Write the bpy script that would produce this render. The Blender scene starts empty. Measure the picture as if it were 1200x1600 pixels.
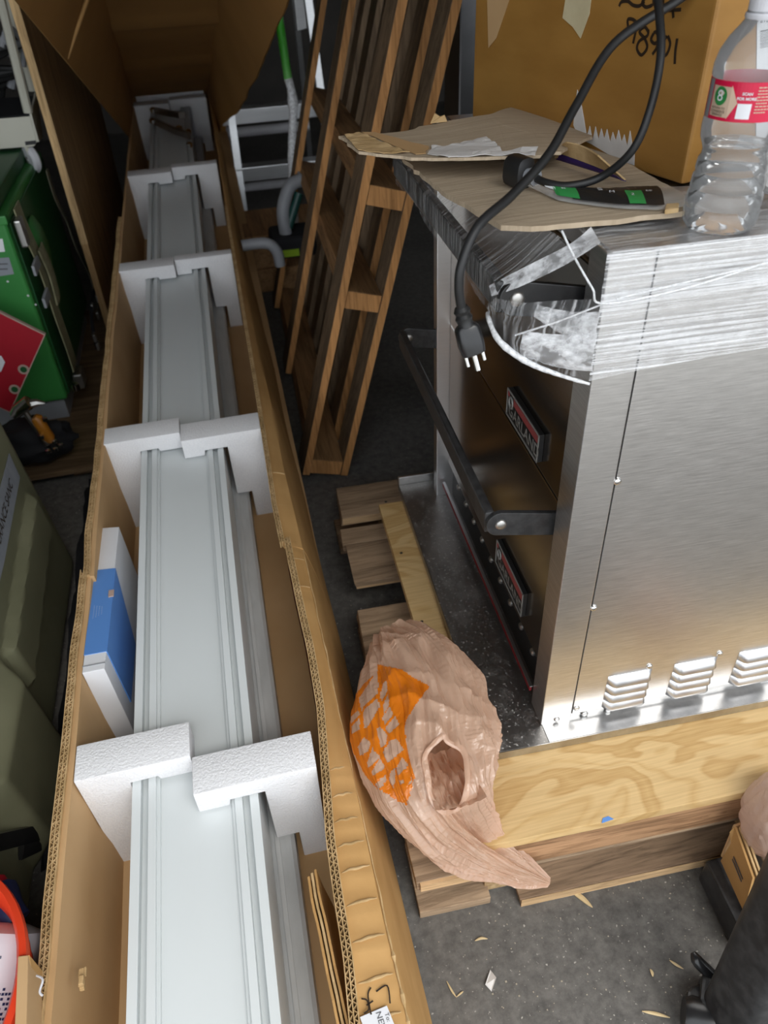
import bpy, bmesh, math, random
from mathutils import Vector, Matrix, noise
random.seed(7)
D = bpy.data
SC = bpy.context.scene
COL = SC.collection
V = Vector

# ---------------------------------------------------------------- camera
CAM_H = 1.07                       # lens height above the concrete floor
FPX = 1170.84                      # focal length for a 1200x1600 frame
def _basis():
    n = V((80.0, 1450.0, FPX)).normalized()
    y = V((-352.0, -926.0, FPX)).normalized()
    y = (y - n * y.dot(n)).normalized()
    x = y.cross(-n)
    return Matrix((x, y, -n))
RM = _basis()                      # camera (right, down, forward) -> world
cam_d = D.cameras.new('camera'); cam = D.objects.new('camera', cam_d); COL.objects.link(cam)
r_, d_, f_ = RM @ V((1, 0, 0)), RM @ V((0, 1, 0)), RM @ V((0, 0, 1))
mw = Matrix((r_, -d_, -f_)).transposed().to_4x4(); mw.translation = V((0, 0, CAM_H))
cam.matrix_world = mw
cam_d.sensor_fit = 'AUTO'; cam_d.sensor_width = 36.0
cam_d.lens = 36.0 * FPX / 1600.0
cam_d.clip_start = 0.02
cam_d.dof.use_dof = True; cam_d.dof.focus_distance = 0.86; cam_d.dof.aperture_fstop = 7.5
SC.camera = cam

# ---------------------------------------------------------------- world and light
wd = D.worlds.new('overcast_sky'); SC.world = wd; wd.use_nodes = True
bg = wd.node_tree.nodes['Background']
bg.inputs[0].default_value = (0.90, 0.95, 1.0, 1); bg.inputs[1].default_value = 1.25
SC.view_settings.view_transform = 'Standard'; SC.view_settings.look = 'None'
SC.view_settings.gamma = 1.0; SC.view_settings.use_curve_mapping = False
SC.view_settings.exposure = 0.9
sun_d = D.lights.new('hazy_sun', 'SUN'); sun_d.energy = 1.3; sun_d.angle = math.radians(35)
sun_d.color = (1.0, 0.96, 0.90)
sun = D.objects.new('hazy_sun', sun_d); COL.objects.link(sun)
sun.location = (1.0, -3, 4)
sun.rotation_euler = (V((-0.22, 0.50, -0.84))).to_track_quat('-Z', 'Y').to_euler()

# ---------------------------------------------------------------- points measured in the place
def ray(px, py): return RM @ V((px - 600, py - 800, FPX))
C0 = V((0, 0, CAM_H))
def on_z(px, py, z): r = ray(px, py); return C0 + r * ((z - CAM_H) / r.z)
def on_x(px, py, x): r = ray(px, py); return C0 + r * (x / r.x)
def on_y(px, py, y): r = ray(px, py); return C0 + r * (y / r.y)
def on_plane(px, py, p, n): r = ray(px, py); return C0 + r * ((V(p) - C0).dot(n) / r.dot(n))
TH = math.radians(-2.5)
OV = Matrix.Rotation(TH, 4, 'Z')                 # frame of the oven and its pallet
OVI = OV.inverted()
def ov_z(px, py, z): return OVI @ on_z(px, py, z)
def ov_u(px, py, u): return OVI @ on_plane(px, py, OV @ V((u, 0, 0)), OV.to_3x3() @ V((1, 0, 0)))
def ov_v(px, py, v): return OVI @ on_plane(px, py, OV @ V((0, v, 0)), OV.to_3x3() @ V((0, 1, 0)))
RISE, DRIFT = 0.078, 0.018                       # the long carton climbs and drifts as it recedes
def CF(x, t, w): return V((x + DRIFT * (t - .59), t, w + RISE * t))
def on_c(px, py, w):
    r = ray(px, py); t = (w - CAM_H) / (r.z - RISE * r.y); p = C0 + r * t
    return V((p.x - DRIFT * (p.y - .59), p.y, w))   # carton coordinates

# ---------------------------------------------------------------- mesh helpers
FRAME = [Matrix.Identity(4)]
def NB(): return bmesh.new()
def quad(bm, a, b, c, d, mi=0):
    f = bm.faces.new([bm.verts.new(p) for p in (a, b, c, d)]); f.material_index = mi; return f
def hexa(bm, P, mi=0):
    v = [bm.verts.new(p) for p in P]
    for i in ((0, 3, 2, 1), (4, 5, 6, 7), (0, 1, 5, 4), (1, 2, 6, 5), (2, 3, 7, 6), (3, 0, 4, 7)):
        f = bm.faces.new([v[k] for k in i]); f.material_index = mi
    return v
def box(bm, a, b, mi=0, M=None):
    x0, y0, z0 = a; x1, y1, z1 = b
    P = [V(p) for p in ((x0, y0, z0), (x1, y0, z0), (x1, y1, z0), (x0, y1, z0), (x0, y0, z1), (x1, y0, z1), (x1, y1, z1), (x0, y1, z1))]
    if M: P = [M @ p for p in P]
    return hexa(bm, P, mi)
def prism(bm, pts, ext, mi=0):
    a = [bm.verts.new(p) for p in pts]; b = [bm.verts.new(V(p) + V(ext)) for p in pts]; n = len(a)
    fs = [bm.faces.new(a[::-1]), bm.faces.new(b)]
    for i in range(n): fs.append(bm.faces.new((a[i], a[(i + 1) % n], b[(i + 1) % n], b[i])))
    for f in fs: f.material_index = mi
    return fs
def tube(bm, pts, r, n=10, caps=True, mi=0, sq=None, up=None):
    pts = [V(p) for p in pts]; R = r if isinstance(r, (list, tuple)) else [r] * len(pts)
    rings = []; t0 = (pts[1] - pts[0]).normalized()
    a = V(up) if up else (V((0, 0, 1)) if abs(t0.z) < .9 else V((1, 0, 0)))
    nrm = (a - t0 * a.dot(t0)).normalized()
    for i, p in enumerate(pts):
        if i == 0: t = t0
        elif i == len(pts) - 1: t = (pts[i] - pts[i - 1]).normalized()
        else: t = ((pts[i + 1] - p).normalized() + (p - pts[i - 1]).normalized()).normalized()
        nrm = (nrm - t * nrm.dot(t)).normalized(); bi = t.cross(nrm)
        ring = []
        for k in range(n):
            an = 2 * math.pi * k / n + (math.pi / n if n == 4 else 0)
            cx, cy = math.cos(an), math.sin(an)
            if sq:
                e = sq[2] if len(sq) > 2 else .35
                cx = math.copysign(abs(cx) ** e, cx) * sq[0]; cy = math.copysign(abs(cy) ** e, cy) * sq[1]
            ring.append(bm.verts.new(p + (nrm * cx + bi * cy) * R[i]))
        rings.append(ring)
    for i in range(len(rings) - 1):
        for k in range(n):
            f = bm.faces.new((rings[i][k], rings[i][(k + 1) % n], rings[i + 1][(k + 1) % n], rings[i + 1][k])); f.material_index = mi
    if caps:
        bm.faces.new(rings[0][::-1]).material_index = mi; bm.faces.new(rings[-1]).material_index = mi
    return rings
def spline(pts, n=8):
    pts = [V(p) for p in pts]; out = []
    for i in range(len(pts) - 1):
        p0 = pts[max(i - 1, 0)]; p1 = pts[i]; p2 = pts[i + 1]; p3 = pts[min(i + 2, len(pts) - 1)]
        for k in range(n):
            t = k / n
            out.append(.5 * ((2 * p1) + (p2 - p0) * t + (2 * p0 - 5 * p1 + 4 * p2 - p3) * t * t + (3 * p1 - p0 - 3 * p2 + p3) * t ** 3))
    out.append(pts[-1]); return out
def lathe(bm, prof, c=(0, 0, 0), n=32, M=None, mi=0, closed=False, mod=None):
    c = V(c); rings = []
    for q, (r, z) in enumerate(prof):
        ring = []
        for k in range(n):
            a = 2 * math.pi * k / n; rr = r * (mod(a, z) if mod else 1)
            p = V((rr * math.cos(a), rr * math.sin(a), z))
            ring.append(bm.verts.new((M @ p if M else p) + c))
        rings.append(ring)
    for i in range(len(rings) - 1):
        for k in range(n):
            f = bm.faces.new((rings[i][k], rings[i][(k + 1) % n], rings[i + 1][(k + 1) % n], rings[i + 1][k])); f.material_index = mi
    if prof[0][0] > 1e-6: bm.faces.new(rings[0][::-1]).material_index = mi
    if prof[-1][0] > 1e-6 and not closed: bm.faces.new(rings[-1]).material_index = mi
    return rings
def shell(bm, rows, th, mi=0, flip=False):
    """grid of points given a thickness along its normals"""
    n, m = len(rows), len(rows[0]); rows = [[V(p) for p in r] for r in rows]
    def nm(i, j):
        a = rows[min(i + 1, n - 1)][j] - rows[max(i - 1, 0)][j]; b = rows[i][min(j + 1, m - 1)] - rows[i][max(j - 1, 0)]
        c = a.cross(b); c = c.normalized() if c.length > 1e-12 else V((0, 0, 1)); return -c if flip else c
    A = [[bm.verts.new(rows[i][j]) for j in range(m)] for i in range(n)]
    B = [[bm.verts.new(rows[i][j] + nm(i, j) * th) for j in range(m)] for i in range(n)]
    for i in range(n - 1):
        for j in range(m - 1):
            bm.faces.new((A[i][j], A[i][j + 1], A[i + 1][j + 1], A[i + 1][j])).material_index = mi
            bm.faces.new((B[i][j], B[i + 1][j], B[i + 1][j + 1], B[i][j + 1])).material_index = mi
    for i in range(n - 1):
        bm.faces.new((A[i][0], A[i + 1][0], B[i + 1][0], B[i][0])); bm.faces.new((A[i][m - 1], B[i][m - 1], B[i + 1][m - 1], A[i + 1][m - 1]))
    for j in range(m - 1):
        bm.faces.new((A[0][j], B[0][j], B[0][j + 1], A[0][j + 1])); bm.faces.new((A[n - 1][j], A[n - 1][j + 1], B[n - 1][j + 1], B[n - 1][j]))
def lerp(a, b, t): return a + (b - a) * t
def sample(tab, x):
    if x <= tab[0][0]: return tab[0][1]
    for (a, va), (b, vb) in zip(tab, tab[1:]):
        if x <= b: return va + (vb - va) * (x - a) / (b - a)
    return tab[-1][1]
def nz(p, s, seed=0): return noise.noise(V(p) * s + V((seed * 7.3, seed * 3.1, seed * 5.7)))

def _fin(bm, smooth, bevel, seg=2):
    bmesh.ops.recalc_face_normals(bm, faces=bm.faces)
    if bevel:
        es = [e for e in bm.edges if len(e.link_faces) == 2 and e.calc_face_angle(0) > .6]
        bmesh.ops.bevel(bm, geom=es, offset=bevel, segments=seg, affect='EDGES', clamp_overlap=True, profile=.6)
    if smooth:
        for f in bm.faces: f.smooth = True
        for e in bm.edges:
            if len(e.link_faces) == 2 and e.calc_face_angle(0) > .7: e.smooth = False
def obj(name, bm, mat, parent=None, smooth=False, bevel=0, seg=2, label=None, kind=None, wn=False):
    bm.transform(FRAME[-1]); _fin(bm, smooth, bevel, seg)
    me = D.meshes.new(name)
    if parent is not None: bm.transform(WM[parent.name].inverted())
    else:
        xs = [v.co for v in bm.verts]
        c = V(((min(p.x for p in xs) + max(p.x for p in xs)) / 2, (min(p.y for p in xs) + max(p.y for p in xs)) / 2, min(p.z for p in xs)))
        bm.transform(Matrix.Translation(-c))
    bm.to_mesh(me); bm.free()
    for m in (mat if isinstance(mat, (list, tuple)) else [mat]): me.materials.append(m)
    o = D.objects.new(name, me); COL.objects.link(o)
    if parent is not None: o.parent = parent; WM[o.name] = WM[parent.name]
    else: o.location = c; WM[o.name] = Matrix.Translation(c)
    if label: o['label'] = label
    if kind: o['kind'] = kind
    return o
WM = {}
def thing(name, label, cat, loc, group=None):
    o = D.objects.new(name, None); COL.objects.link(o); o.empty_display_size = .05
    o.location = FRAME[-1] @ V(loc); WM[o.name] = Matrix.Translation(o.location)
    o['label'] = label; o['category'] = cat
    if group: o['group'] = group
    return o
def tag(o, label, cat, group=None):
    o['label'] = label; o['category'] = cat
    if group: o['group'] = group
    return o
def structure(o, label=None):
    o['kind'] = 'structure'
    if label: o['label'] = label
    return o
def text_faces(bm, body, size, O, A, B, off=.0006, align='CENTER', warp=None, shear=0.0, mi=0, bold=0):
    cu = D.curves.new('lettering', 'FONT'); cu.body = body; cu.size = size; cu.align_x = align; cu.align_y = 'CENTER'; cu.offset = bold; cu.shear = shear; cu.resolution_u = 3
    t = D.objects.new('lettering_tmp', cu); COL.objects.link(t)
    dg = bpy.context.evaluated_depsgraph_get(); me = D.meshes.new_from_object(t.evaluated_get(dg))
    tb = bmesh.new(); tb.from_mesh(me); D.objects.remove(t); D.curves.remove(cu); D.meshes.remove(me)
    if warp: bmesh.ops.triangulate(tb, faces=tb.faces); bmesh.ops.subdivide_edges(tb, edges=tb.edges, cuts=2, use_grid_fill=True)
    A = V(A); B = V(B); N = A.cross(B).normalized(); mp = {}
    for v in tb.verts:
        p = warp(v.co.x, v.co.y) if warp else V(O) + A * v.co.x + B * v.co.y + N * off
        mp[v] = bm.verts.new(p)
    for f in tb.faces:
        try: bm.faces.new([mp[v] for v in f.verts]).material_index = mi
        except ValueError: pass
    tb.free()
def strokes(bm, lines, w, O, A, B, off=.0006, mi=0):
    """pen strokes as thin flat ribbons on a plane"""
    A = V(A); B = V(B); N = A.cross(B).normalized()
    for ln in lines:
        pts = spline([V((x, y, 0)) for x, y in ln], 5) if len(ln) > 2 else [V((*p, 0)) for p in ln]
        prev = None
        for i, p in enumerate(pts):
            t = (pts[min(i + 1, len(pts) - 1)] - pts[max(i - 1, 0)]); t.normalize(); s = V((-t.y, t.x, 0)) * w / 2
            q = [bm.verts.new(V(O) + A * k.x + B * k.y + N * off) for k in (p + s, p - s)]
            if prev: bm.faces.new((prev[0], prev[1], q[1], q[0])).material_index = mi
            prev = q

# ---------------------------------------------------------------- materials
def _nodes(name):
    m = D.materials.new(name); m.use_nodes = True; nt = m.node_tree; b = nt.nodes['Principled BSDF']
    return m, nt, b
def _coord(nt, stretch=(1, 1, 1), rot=(0, 0, 0), rnd=True):
    tc = nt.nodes.new('ShaderNodeTexCoord'); mp = nt.nodes.new('ShaderNodeMapping')
    mp.inputs['Scale'].default_value = stretch; mp.inputs['Rotation'].default_value = rot
    nt.links.new(tc.outputs['Object'], mp.inputs[0])
    if rnd:
        oi = nt.nodes.new('ShaderNodeObjectInfo'); ml = nt.nodes.new('ShaderNodeMath'); ml.operation = 'MULTIPLY'; ml.inputs[1].default_value = 17.0
        nt.links.new(oi.outputs['Random'], ml.inputs[0]); nt.links.new(ml.outputs[0], mp.inputs['Location'])
    return mp.outputs[0]
def _noise(nt, co, scale, detail=4, rough=.55, dist=0):
    n = nt.nodes.new('ShaderNodeTexNoise'); n.inputs['Scale'].default_value = scale; n.inputs['Detail'].default_value = detail
    n.inputs['Roughness'].default_value = rough; n.inputs['Distortion'].default_value = dist; nt.links.new(co, n.inputs['Vector']); return n.outputs['Fac']
def _ramp(nt, fac, stops):
    r = nt.nodes.new('ShaderNodeValToRGB'); e = r.color_ramp.elements
    while len(e) < len(stops): e.new(.5)
    for el, (p, c) in zip(e, stops): el.position = p; el.color = (*c, 1) if len(c) == 3 else c
    nt.links.new(fac, r.inputs[0]); return r.outputs[0]
def _bump(nt, b, h, strength, dist=.002):
    n = nt.nodes.new('ShaderNodeBump'); n.inputs['Strength'].default_value = strength; n.inputs['Distance'].default_value = dist
    nt.links.new(h, n.inputs['Height']); nt.links.new(n.outputs[0], b.inputs['Normal'])
def _mixc(nt, fac, a, b, mode='MIX'):
    m = nt.nodes.new('ShaderNodeMix'); m.data_type = 'RGBA'; m.blend_type = mode
    for sk, v in ((m.inputs[0], fac), (m.inputs[6], a), (m.inputs[7], b)):
        if isinstance(v, (int, float)): sk.default_value = v
        elif isinstance(v, tuple): sk.default_value = (*v, 1)
        else: nt.links.new(v, sk)
    return m.outputs[2]
def pm(name, c, rough=.6, metal=0, c2=None, scale=12, stretch=(1, 1, 1), bump=0, bscale=60, bdist=.002, lo=.35, hi=.65, spec=.5, alpha=1, coat=0, trans=0, ior=1.45, detail=4):
    m, nt, b = _nodes(name)
    b.inputs['Roughness'].default_value = rough; b.inputs['Metallic'].default_value = metal; b.inputs['Alpha'].default_value = alpha
    b.inputs['Specular IOR Level'].default_value = spec; b.inputs['Coat Weight'].default_value = coat
    b.inputs['Transmission Weight'].default_value = trans; b.inputs['IOR'].default_value = ior
    co = _coord(nt, stretch)
    c2 = c2 or tuple(x * .86 for x in c)
    nt.links.new(_ramp(nt, _noise(nt, co, scale, detail), [(lo, c2), (hi, c)]), b.inputs['Base Color'])
    if bump: _bump(nt, b, _noise(nt, co, bscale, 3), bump, bdist)
    return m
def wood(name, light, dark, axis='y', scale=14, rough=.7, bump=.25, ring=1.0):
    m, nt, b = _nodes(name); b.inputs['Roughness'].default_value = rough; b.inputs['Specular IOR Level'].default_value = .3
    s = {'x': (.06, 1, 1), 'y': (1, .06, 1), 'z': (1, 1, .06)}[axis]
    co = _coord(nt, s); n1 = _noise(nt, co, scale * 11, 6, .7, .8); n2 = _noise(nt, co, scale * 2.6, 4, .55, .5)
    c = _ramp(nt, n1, [(.40, tuple(x * .75 for x in dark)), (.49, tuple(lerp(a, q, .55) for a, q in zip(dark, light))), (.60, tuple(min(1, x * 1.12) for x in light))])
    c = _mixc(nt, .42 * ring, c, _ramp(nt, n2, [(.40, tuple(x * .50 for x in light)), (.60, tuple(min(1, x * 1.2) for x in light))]))
    nt.links.new(c, b.inputs['Base Color']); _bump(nt, b, n1, bump, .0015); return m
def plywood_mat(name, a, bcol, cc):
    m, nt, b = _nodes(name); b.inputs['Roughness'].default_value = .55; b.inputs['Specular IOR Level'].default_value = .35
    co = _coord(nt, (1.0, 2.2, 1.0)); n = _noise(nt, co, 3.2, 3, .45, .6)
    ml = nt.nodes.new('ShaderNodeMath'); ml.operation = 'MULTIPLY'; ml.inputs[1].default_value = 6.5; nt.links.new(n, ml.inputs[0])
    pp = nt.nodes.new('ShaderNodeMath'); pp.operation = 'PINGPONG'; pp.inputs[1].default_value = .5; nt.links.new(ml.outputs[0], pp.inputs[0])
    co2 = _coord(nt, (2, 60, 10)); n2 = _noise(nt, co2, 6, 5)
    c = _ramp(nt, pp.outputs[0], [(0.0, bcol), (.16, cc), (.24, a), (.40, a), (.5, bcol)])
    c = _mixc(nt, .35, c, _ramp(nt, n2, [(.35, tuple(x * .7 for x in bcol)), (.65, a)]))
    nt.links.new(c, b.inputs['Base Color']); _bump(nt, b, n2, .12, .001); return m
def steel(name, c=(.62, .61, .60), rough=.28, grain=(1, 1, 90), var=.1, scale=9, bump=.12, blot=.0, blotc=(.3, .3, .3)):
    m, nt, b = _nodes(name); b.inputs['Metallic'].default_value = 1
    co = _coord(nt, grain); n = _noise(nt, co, scale, 6, .7)
    nt.links.new(_ramp(nt, n, [(.25, tuple(x * (1 - var) for x in c)), (.75, tuple(min(1, x * (1 + var)) for x in c))]), b.inputs['Base Color'])
    mr = nt.nodes.new('ShaderNodeMapRange'); mr.inputs[3].default_value = rough * .8; mr.inputs[4].default_value = rough * 1.25; nt.links.new(n, mr.inputs[0]); nt.links.new(mr.outputs[0], b.inputs['Roughness'])
    _bump(nt, b, n, bump, .0004); return m
def film(name, dens=.35, c=(.95, .96, .98), stretch=(2, 2, 90), rot=(0, 0, 0), rough=.18, lo=.42, hi=.66, amin=.10, scale=5, crinkle=30, crk=.22):
    """stretch film: clear plastic whose pulled folds scatter light"""
    m, nt, b = _nodes(name); b.inputs['Base Color'].default_value = (*c, 1); b.inputs['Roughness'].default_value = rough; b.inputs['Specular IOR Level'].default_value = .8
    co = _coord(nt, stretch, rot); n = _noise(nt, co, scale, 5, .65); co2 = _coord(nt); n2 = _noise(nt, co2, crinkle, 5, .7, 1.5)
    ad = nt.nodes.new('ShaderNodeMath'); ad.operation = 'MULTIPLY_ADD'; ad.inputs[1].default_value = crk; nt.links.new(n2, ad.inputs[0]); nt.links.new(n, ad.inputs[2])
    mr = nt.nodes.new('ShaderNodeMapRange'); mr.inputs[1].default_value = lo + crk * .5; mr.inputs[2].default_value = hi + crk * .5; mr.inputs[3].default_value = amin; mr.inputs[4].default_value = dens
    nt.links.new(ad.outputs[0], mr.inputs[0]); nt.links.new(mr.outputs[0], b.inputs['Alpha']); _bump(nt, b, ad.outputs[0], .6, .003); return m

MT = {}
MT['card'] = pm('corrugated_cardboard', (.53, .315, .125), .8, c2=(.43, .245, .09), scale=7, stretch=(1, 1, 2), bump=.15, bscale=120, spec=.2)
MT['card_in'] = pm('kraft_liner', (.56, .365, .19), .8, c2=(.49, .31, .15), scale=5, bump=.08, bscale=90, spec=.2)
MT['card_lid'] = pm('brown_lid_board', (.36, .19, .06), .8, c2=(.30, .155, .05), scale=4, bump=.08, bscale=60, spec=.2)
MT['card_pale'] = pm('pale_corrugated_sheet', (.49, .395, .285), .85, c2=(.38, .30, .21), scale=5, stretch=(3, 90, 3), bump=.35, bscale=4, spec=.15)
MT['card_edge'] = pm('cut_board_edge', (.60, .42, .22), .9, c2=(.42, .28, .13), scale=40, bump=.4, bscale=150, spec=.1)
MT['box_brown'] = pm('scuffed_brown_carton', (.365, .185, .042), .5, c2=(.30, .145, .030), scale=9, stretch=(1, 1, 3), bump=.08, bscale=90, spec=.5)
MT['foam'] = pm('expanded_foam', (.80, .80, .81), .7, c2=(.75, .75, .77), scale=420, bump=.55, bscale=330, bdist=.0025, spec=.35, detail=1)
MT['panel'] = pm('white_painted_aluminium', (.66, .695, .70), .32, c2=(.64, .675, .68), scale=3, spec=.5)
MT['panel_low'] = pm('grey_white_film_covered_profile', (.52, .53, .53), .45, c2=(.44, .45, .45), scale=12, stretch=(4, 1, 4), bump=.15, bscale=40)
MT['white_card'] = pm('white_coated_card', (.76, .77, .80), .5, c2=(.72, .73, .76), scale=4)
MT['blue'] = pm('blue_print', (.115, .28, .66), .45, c2=(.105, .26, .62), scale=4)
MT['concrete'] = None
MT['wood_old'] = wood('weathered_pallet_wood', (.30, .20, .125), (.14, .09, .055), 'x')
MT['wood_red'] = wood('reddish_fir_timber', (.44, .255, .135), (.24, .125, .06), 'x', 10, ring=.7)
MT['wood_deck'] = wood('grey_brown_deck_board', (.44, .315, .205), (.25, .165, .10), 'x', 12)
MT['wood_pal'] = wood('brown_pallet_board', (.20, .135, .08), (.095, .06, .035), 'z', 9)
MT['wood_pal_e'] = wood('orange_sawn_pallet_edge', (.52, .26, .095), (.34, .155, .05), 'z', 10)
MT['wood_pal_x'] = wood('sawn_stringer', (.36, .20, .09), (.20, .105, .045), 'y', 10)
MT['wood_cut'] = wood('pale_sawn_edge', (.66, .45, .25), (.50, .31, .155), 'x', 12, bump=.4)
MT['chip'] = pm('pressed_chip_block', (.52, .37, .20), .9, c2=(.30, .19, .09), scale=120, bump=.6, bscale=120)
MT['ply'] = plywood_mat('pine_plywood', (.66, .46, .22), (.55, .35, .14), (.48, .285, .10))
MT['ply_l'] = wood('plywood_sheet_face', (.36, .225, .10), (.25, .145, .06), 'z', 7, ring=.5)
MT['ply_le'] = wood('plywood_sheet_edge', (.62, .42, .21), (.46, .28, .12), 'z', 14)
MT['steel_side'] = steel('brushed_stainless_side', (.70, .69, .68), .34, (3, 1, 55), .20)
MT['steel_post'] = steel('brushed_stainless_post', (.72, .71, .70), .34, (3, 1, 55), .18)
MT['steel_door'] = steel('polished_stainless_door', (.36, .335, .31), .16, (1, 3, 40), .05, bump=.04)
MT['steel_base'] = steel('bare_steel_base', (.50, .50, .50), .30, (4, 4, 4), .25, 6)
MT['steel_lo'] = steel('bright_louver_steel', (.66, .66, .67), .34, (3, 3, 60), .05)
MT['chrome'] = steel('bright_screw_steel', (.75, .74, .72), .18, (1, 1, 1), .05)
MT['zinc'] = steel('dull_zinc_steel', (.45, .44, .42), .38, (1, 1, 1), .2)
MT['alu'] = steel('ladder_aluminium', (.62, .63, .64), .35, (1, 1, 30), .1)
MT['black'] = pm('black_rubber', (.018, .018, .019), .45, c2=(.012, .012, .012), scale=20)
MT['black_gloss'] = pm('black_enamel', (.02, .02, .021), .28, c2=(.012, .012, .013), scale=30, spec=.6)
MT['black_dust'] = pm('dusty_black_metal', (.055, .055, .056), .36, c2=(.022, .022, .023), scale=70, lo=.4, hi=.8)
MT['silver_print'] = pm('silver_print', (.24, .235, .22), .4)
MT['dull_red'] = pm('dull_red_stripe', (.30, .055, .055), .5)
MT['grey_plastic'] = pm('grey_plastic', (.28, .29, .31), .5)
MT['red_trim'] = pm('red_trim', (.22, .008, .014), .5)
MT['ink'] = pm('black_marker_ink', (.03, .016, .008), .6)
MT['grey_ink'] = pm('grey_print', (.10, .10, .11), .6)
MT['white_ink'] = pm('white_print', (.78, .79, .82), .6)
MT['red_line'] = pm('red_print', (.36, .03, .035), .7)
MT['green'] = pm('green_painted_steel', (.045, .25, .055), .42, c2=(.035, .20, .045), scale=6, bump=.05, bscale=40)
MT['green_d'] = pm('darker_green_steel', (.015, .10, .030), .45, c2=(.012, .085, .025), scale=6)
MT['red_plate'] = pm('red_board', (.38, .010, .022), .5, c2=(.34, .009, .02), scale=14)
MT['plate_edge'] = pm('pale_board_edge', (.50, .36, .30), .8)
MT['olive'] = pm('olive_moulded_plastic', (.22, .22, .14), .34, c2=(.145, .147, .09), scale=7, bump=.12, bscale=14, bdist=.006, lo=.3, hi=.75)
MT['tape'] = pm('silver_cloth_tape', (.27, .29, .32), .42, c2=(.23, .25, .28), scale=20, stretch=(1, 3, 1))
MT['orange_red'] = pm('red_orange_tub_plastic', (.70, .055, .018), .35, c2=(.62, .045, .015), scale=5)
MT['clear_pl'] = pm('cloudy_white_plastic', (.62, .60, .66), .35, c2=(.56, .55, .60), scale=4)
MT['navy'] = pm('navy_plastic', (.015, .025, .085), .4)
MT['red_pl'] = pm('red_plastic', (.55, .01, .03), .4)
MT['yellow'] = pm('yellow_plastic', (.70, .50, .01), .4)
MT['cream'] = pm('cream_enamel', (.58, .57, .48), .4, c2=(.55, .54, .455), scale=3)
MT['white_pl'] = pm('white_plastic', (.74, .74, .78), .4)
MT['strap'] = pm('khaki_webbing', (.30, .29, .17), .8, c2=(.22, .21, .12), scale=60)
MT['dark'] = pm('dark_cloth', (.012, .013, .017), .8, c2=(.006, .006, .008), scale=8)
MT['wood_dim'] = wood('old_shelf_board', (.17, .11, .06), (.10, .06, .03), 'x', 10)
MT['amber'] = pm('amber_handle', (.42, .16, .015), .4)
MT['lime'] = pm('lime_print', (.30, .48, .02), .5)
MT['lime_tube'] = pm('bright_green_sleeve', (.06, .55, .03), .3, c2=(.25, .65, .2), scale=30, stretch=(1, 1, .4))
MT['teal'] = pm('dark_teal_plastic', (.01, .06, .05), .4)
MT['shaving'] = pm('pale_wood_shaving', (.66, .52, .30), .7, c2=(.56, .42, .22), scale=60)
MT['sawdust'] = pm('pale_sawdust', (.42, .37, .29), .9)
MT['bag'] = None
def concrete():
    m, nt, b = _nodes('stained_concrete'); b.inputs['Roughness'].default_value = .75; b.inputs['Specular IOR Level'].default_value = .35
    co = _coord(nt, rnd=False); n1 = _noise(nt, co, 3.5, 6, .6); n2 = _noise(nt, co, 60, 5, .7); n3 = _noise(nt, co, 190, 2, .5)
    c = _ramp(nt, n1, [(.30, (.070, .067, .063)), (.70, (.190, .180, .167))])
    c = _mixc(nt, .5, c, _ramp(nt, n2, [(.35, (.06, .057, .053)), (.65, (.20, .19, .175))]))
    sp = _ramp(nt, n3, [(.67, (0, 0, 0)), (.75, (1, 1, 1))])
    c = _mixc(nt, sp, c, (.42, .40, .36))
    nt.links.new(c, b.inputs['Base Color']); _bump(nt, b, n2, .25, .002); return m
MT['concrete'] = concrete()
def floury_steel():
    m, nt, b = _nodes('flour_dusted_steel')
    co = _coord(nt); n1 = _noise(nt, co, 7, 4); n2 = _noise(nt, co, 210, 3, .6); n3 = _noise(nt, co, 26, 7, .8)
    sp = _ramp(nt, n2, [(.60, (0, 0, 0)), (.68, (.85, .85, .85))]); sm = _ramp(nt, n3, [(.50, (0, 0, 0)), (.80, (.5, .5, .5))])
    fac = _mixc(nt, 1.0, sp, sm, 'ADD')
    c = _ramp(nt, n1, [(.3, (.26, .25, .24)), (.7, (.36, .35, .34))])
    nt.links.new(_mixc(nt, fac, c, (.50, .49, .47)), b.inputs['Base Color'])
    iv = nt.nodes.new('ShaderNodeMath'); iv.operation = 'SUBTRACT'; iv.inputs[0].default_value = 1.0; nt.links.new(fac, iv.inputs[1]); nt.links.new(iv.outputs[0], b.inputs['Metallic'])
    b.inputs['Roughness'].default_value = .42; return m
MT['flour'] = floury_steel()
def bag_mat(name, c, tr=.35, al=.9):
    m, nt, b = _nodes(name); out = nt.nodes['Material Output']
    co = _coord(nt, rnd=False); n = _noise(nt, co, 10, 3, .5, .5)
    nt.links.new(_ramp(nt, n, [(.3, tuple(x * .86 for x in c)), (.7, c)]), b.inputs['Base Color'])
    b.inputs['Roughness'].default_value = .22; b.inputs['Specular IOR Level'].default_value = .9; b.inputs['Alpha'].default_value = al
    rn = _noise(nt, _coord(nt, (1.0, .6, 1.0), (0, 0, .6), False), 17, 5, .55, 1.6); sb = nt.nodes.new('ShaderNodeMath'); sb.operation = 'SUBTRACT'; sb.inputs[1].default_value = .5; nt.links.new(rn, sb.inputs[0]); ab = nt.nodes.new('ShaderNodeMath'); ab.operation = 'ABSOLUTE'; nt.links.new(sb.outputs[0], ab.inputs[0]); _bump(nt, b, ab.outputs[0], .5, .012)
    t = nt.nodes.new('ShaderNodeBsdfTranslucent'); t.inputs[0].default_value = (*c, 1); mx = nt.nodes.new('ShaderNodeMixShader'); mx.inputs[0].default_value = tr
    nt.links.new(b.outputs[0], mx.inputs[1]); nt.links.new(t.outputs[0], mx.inputs[2]); nt.links.new(mx.outputs[0], out.inputs[0]); return m
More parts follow.
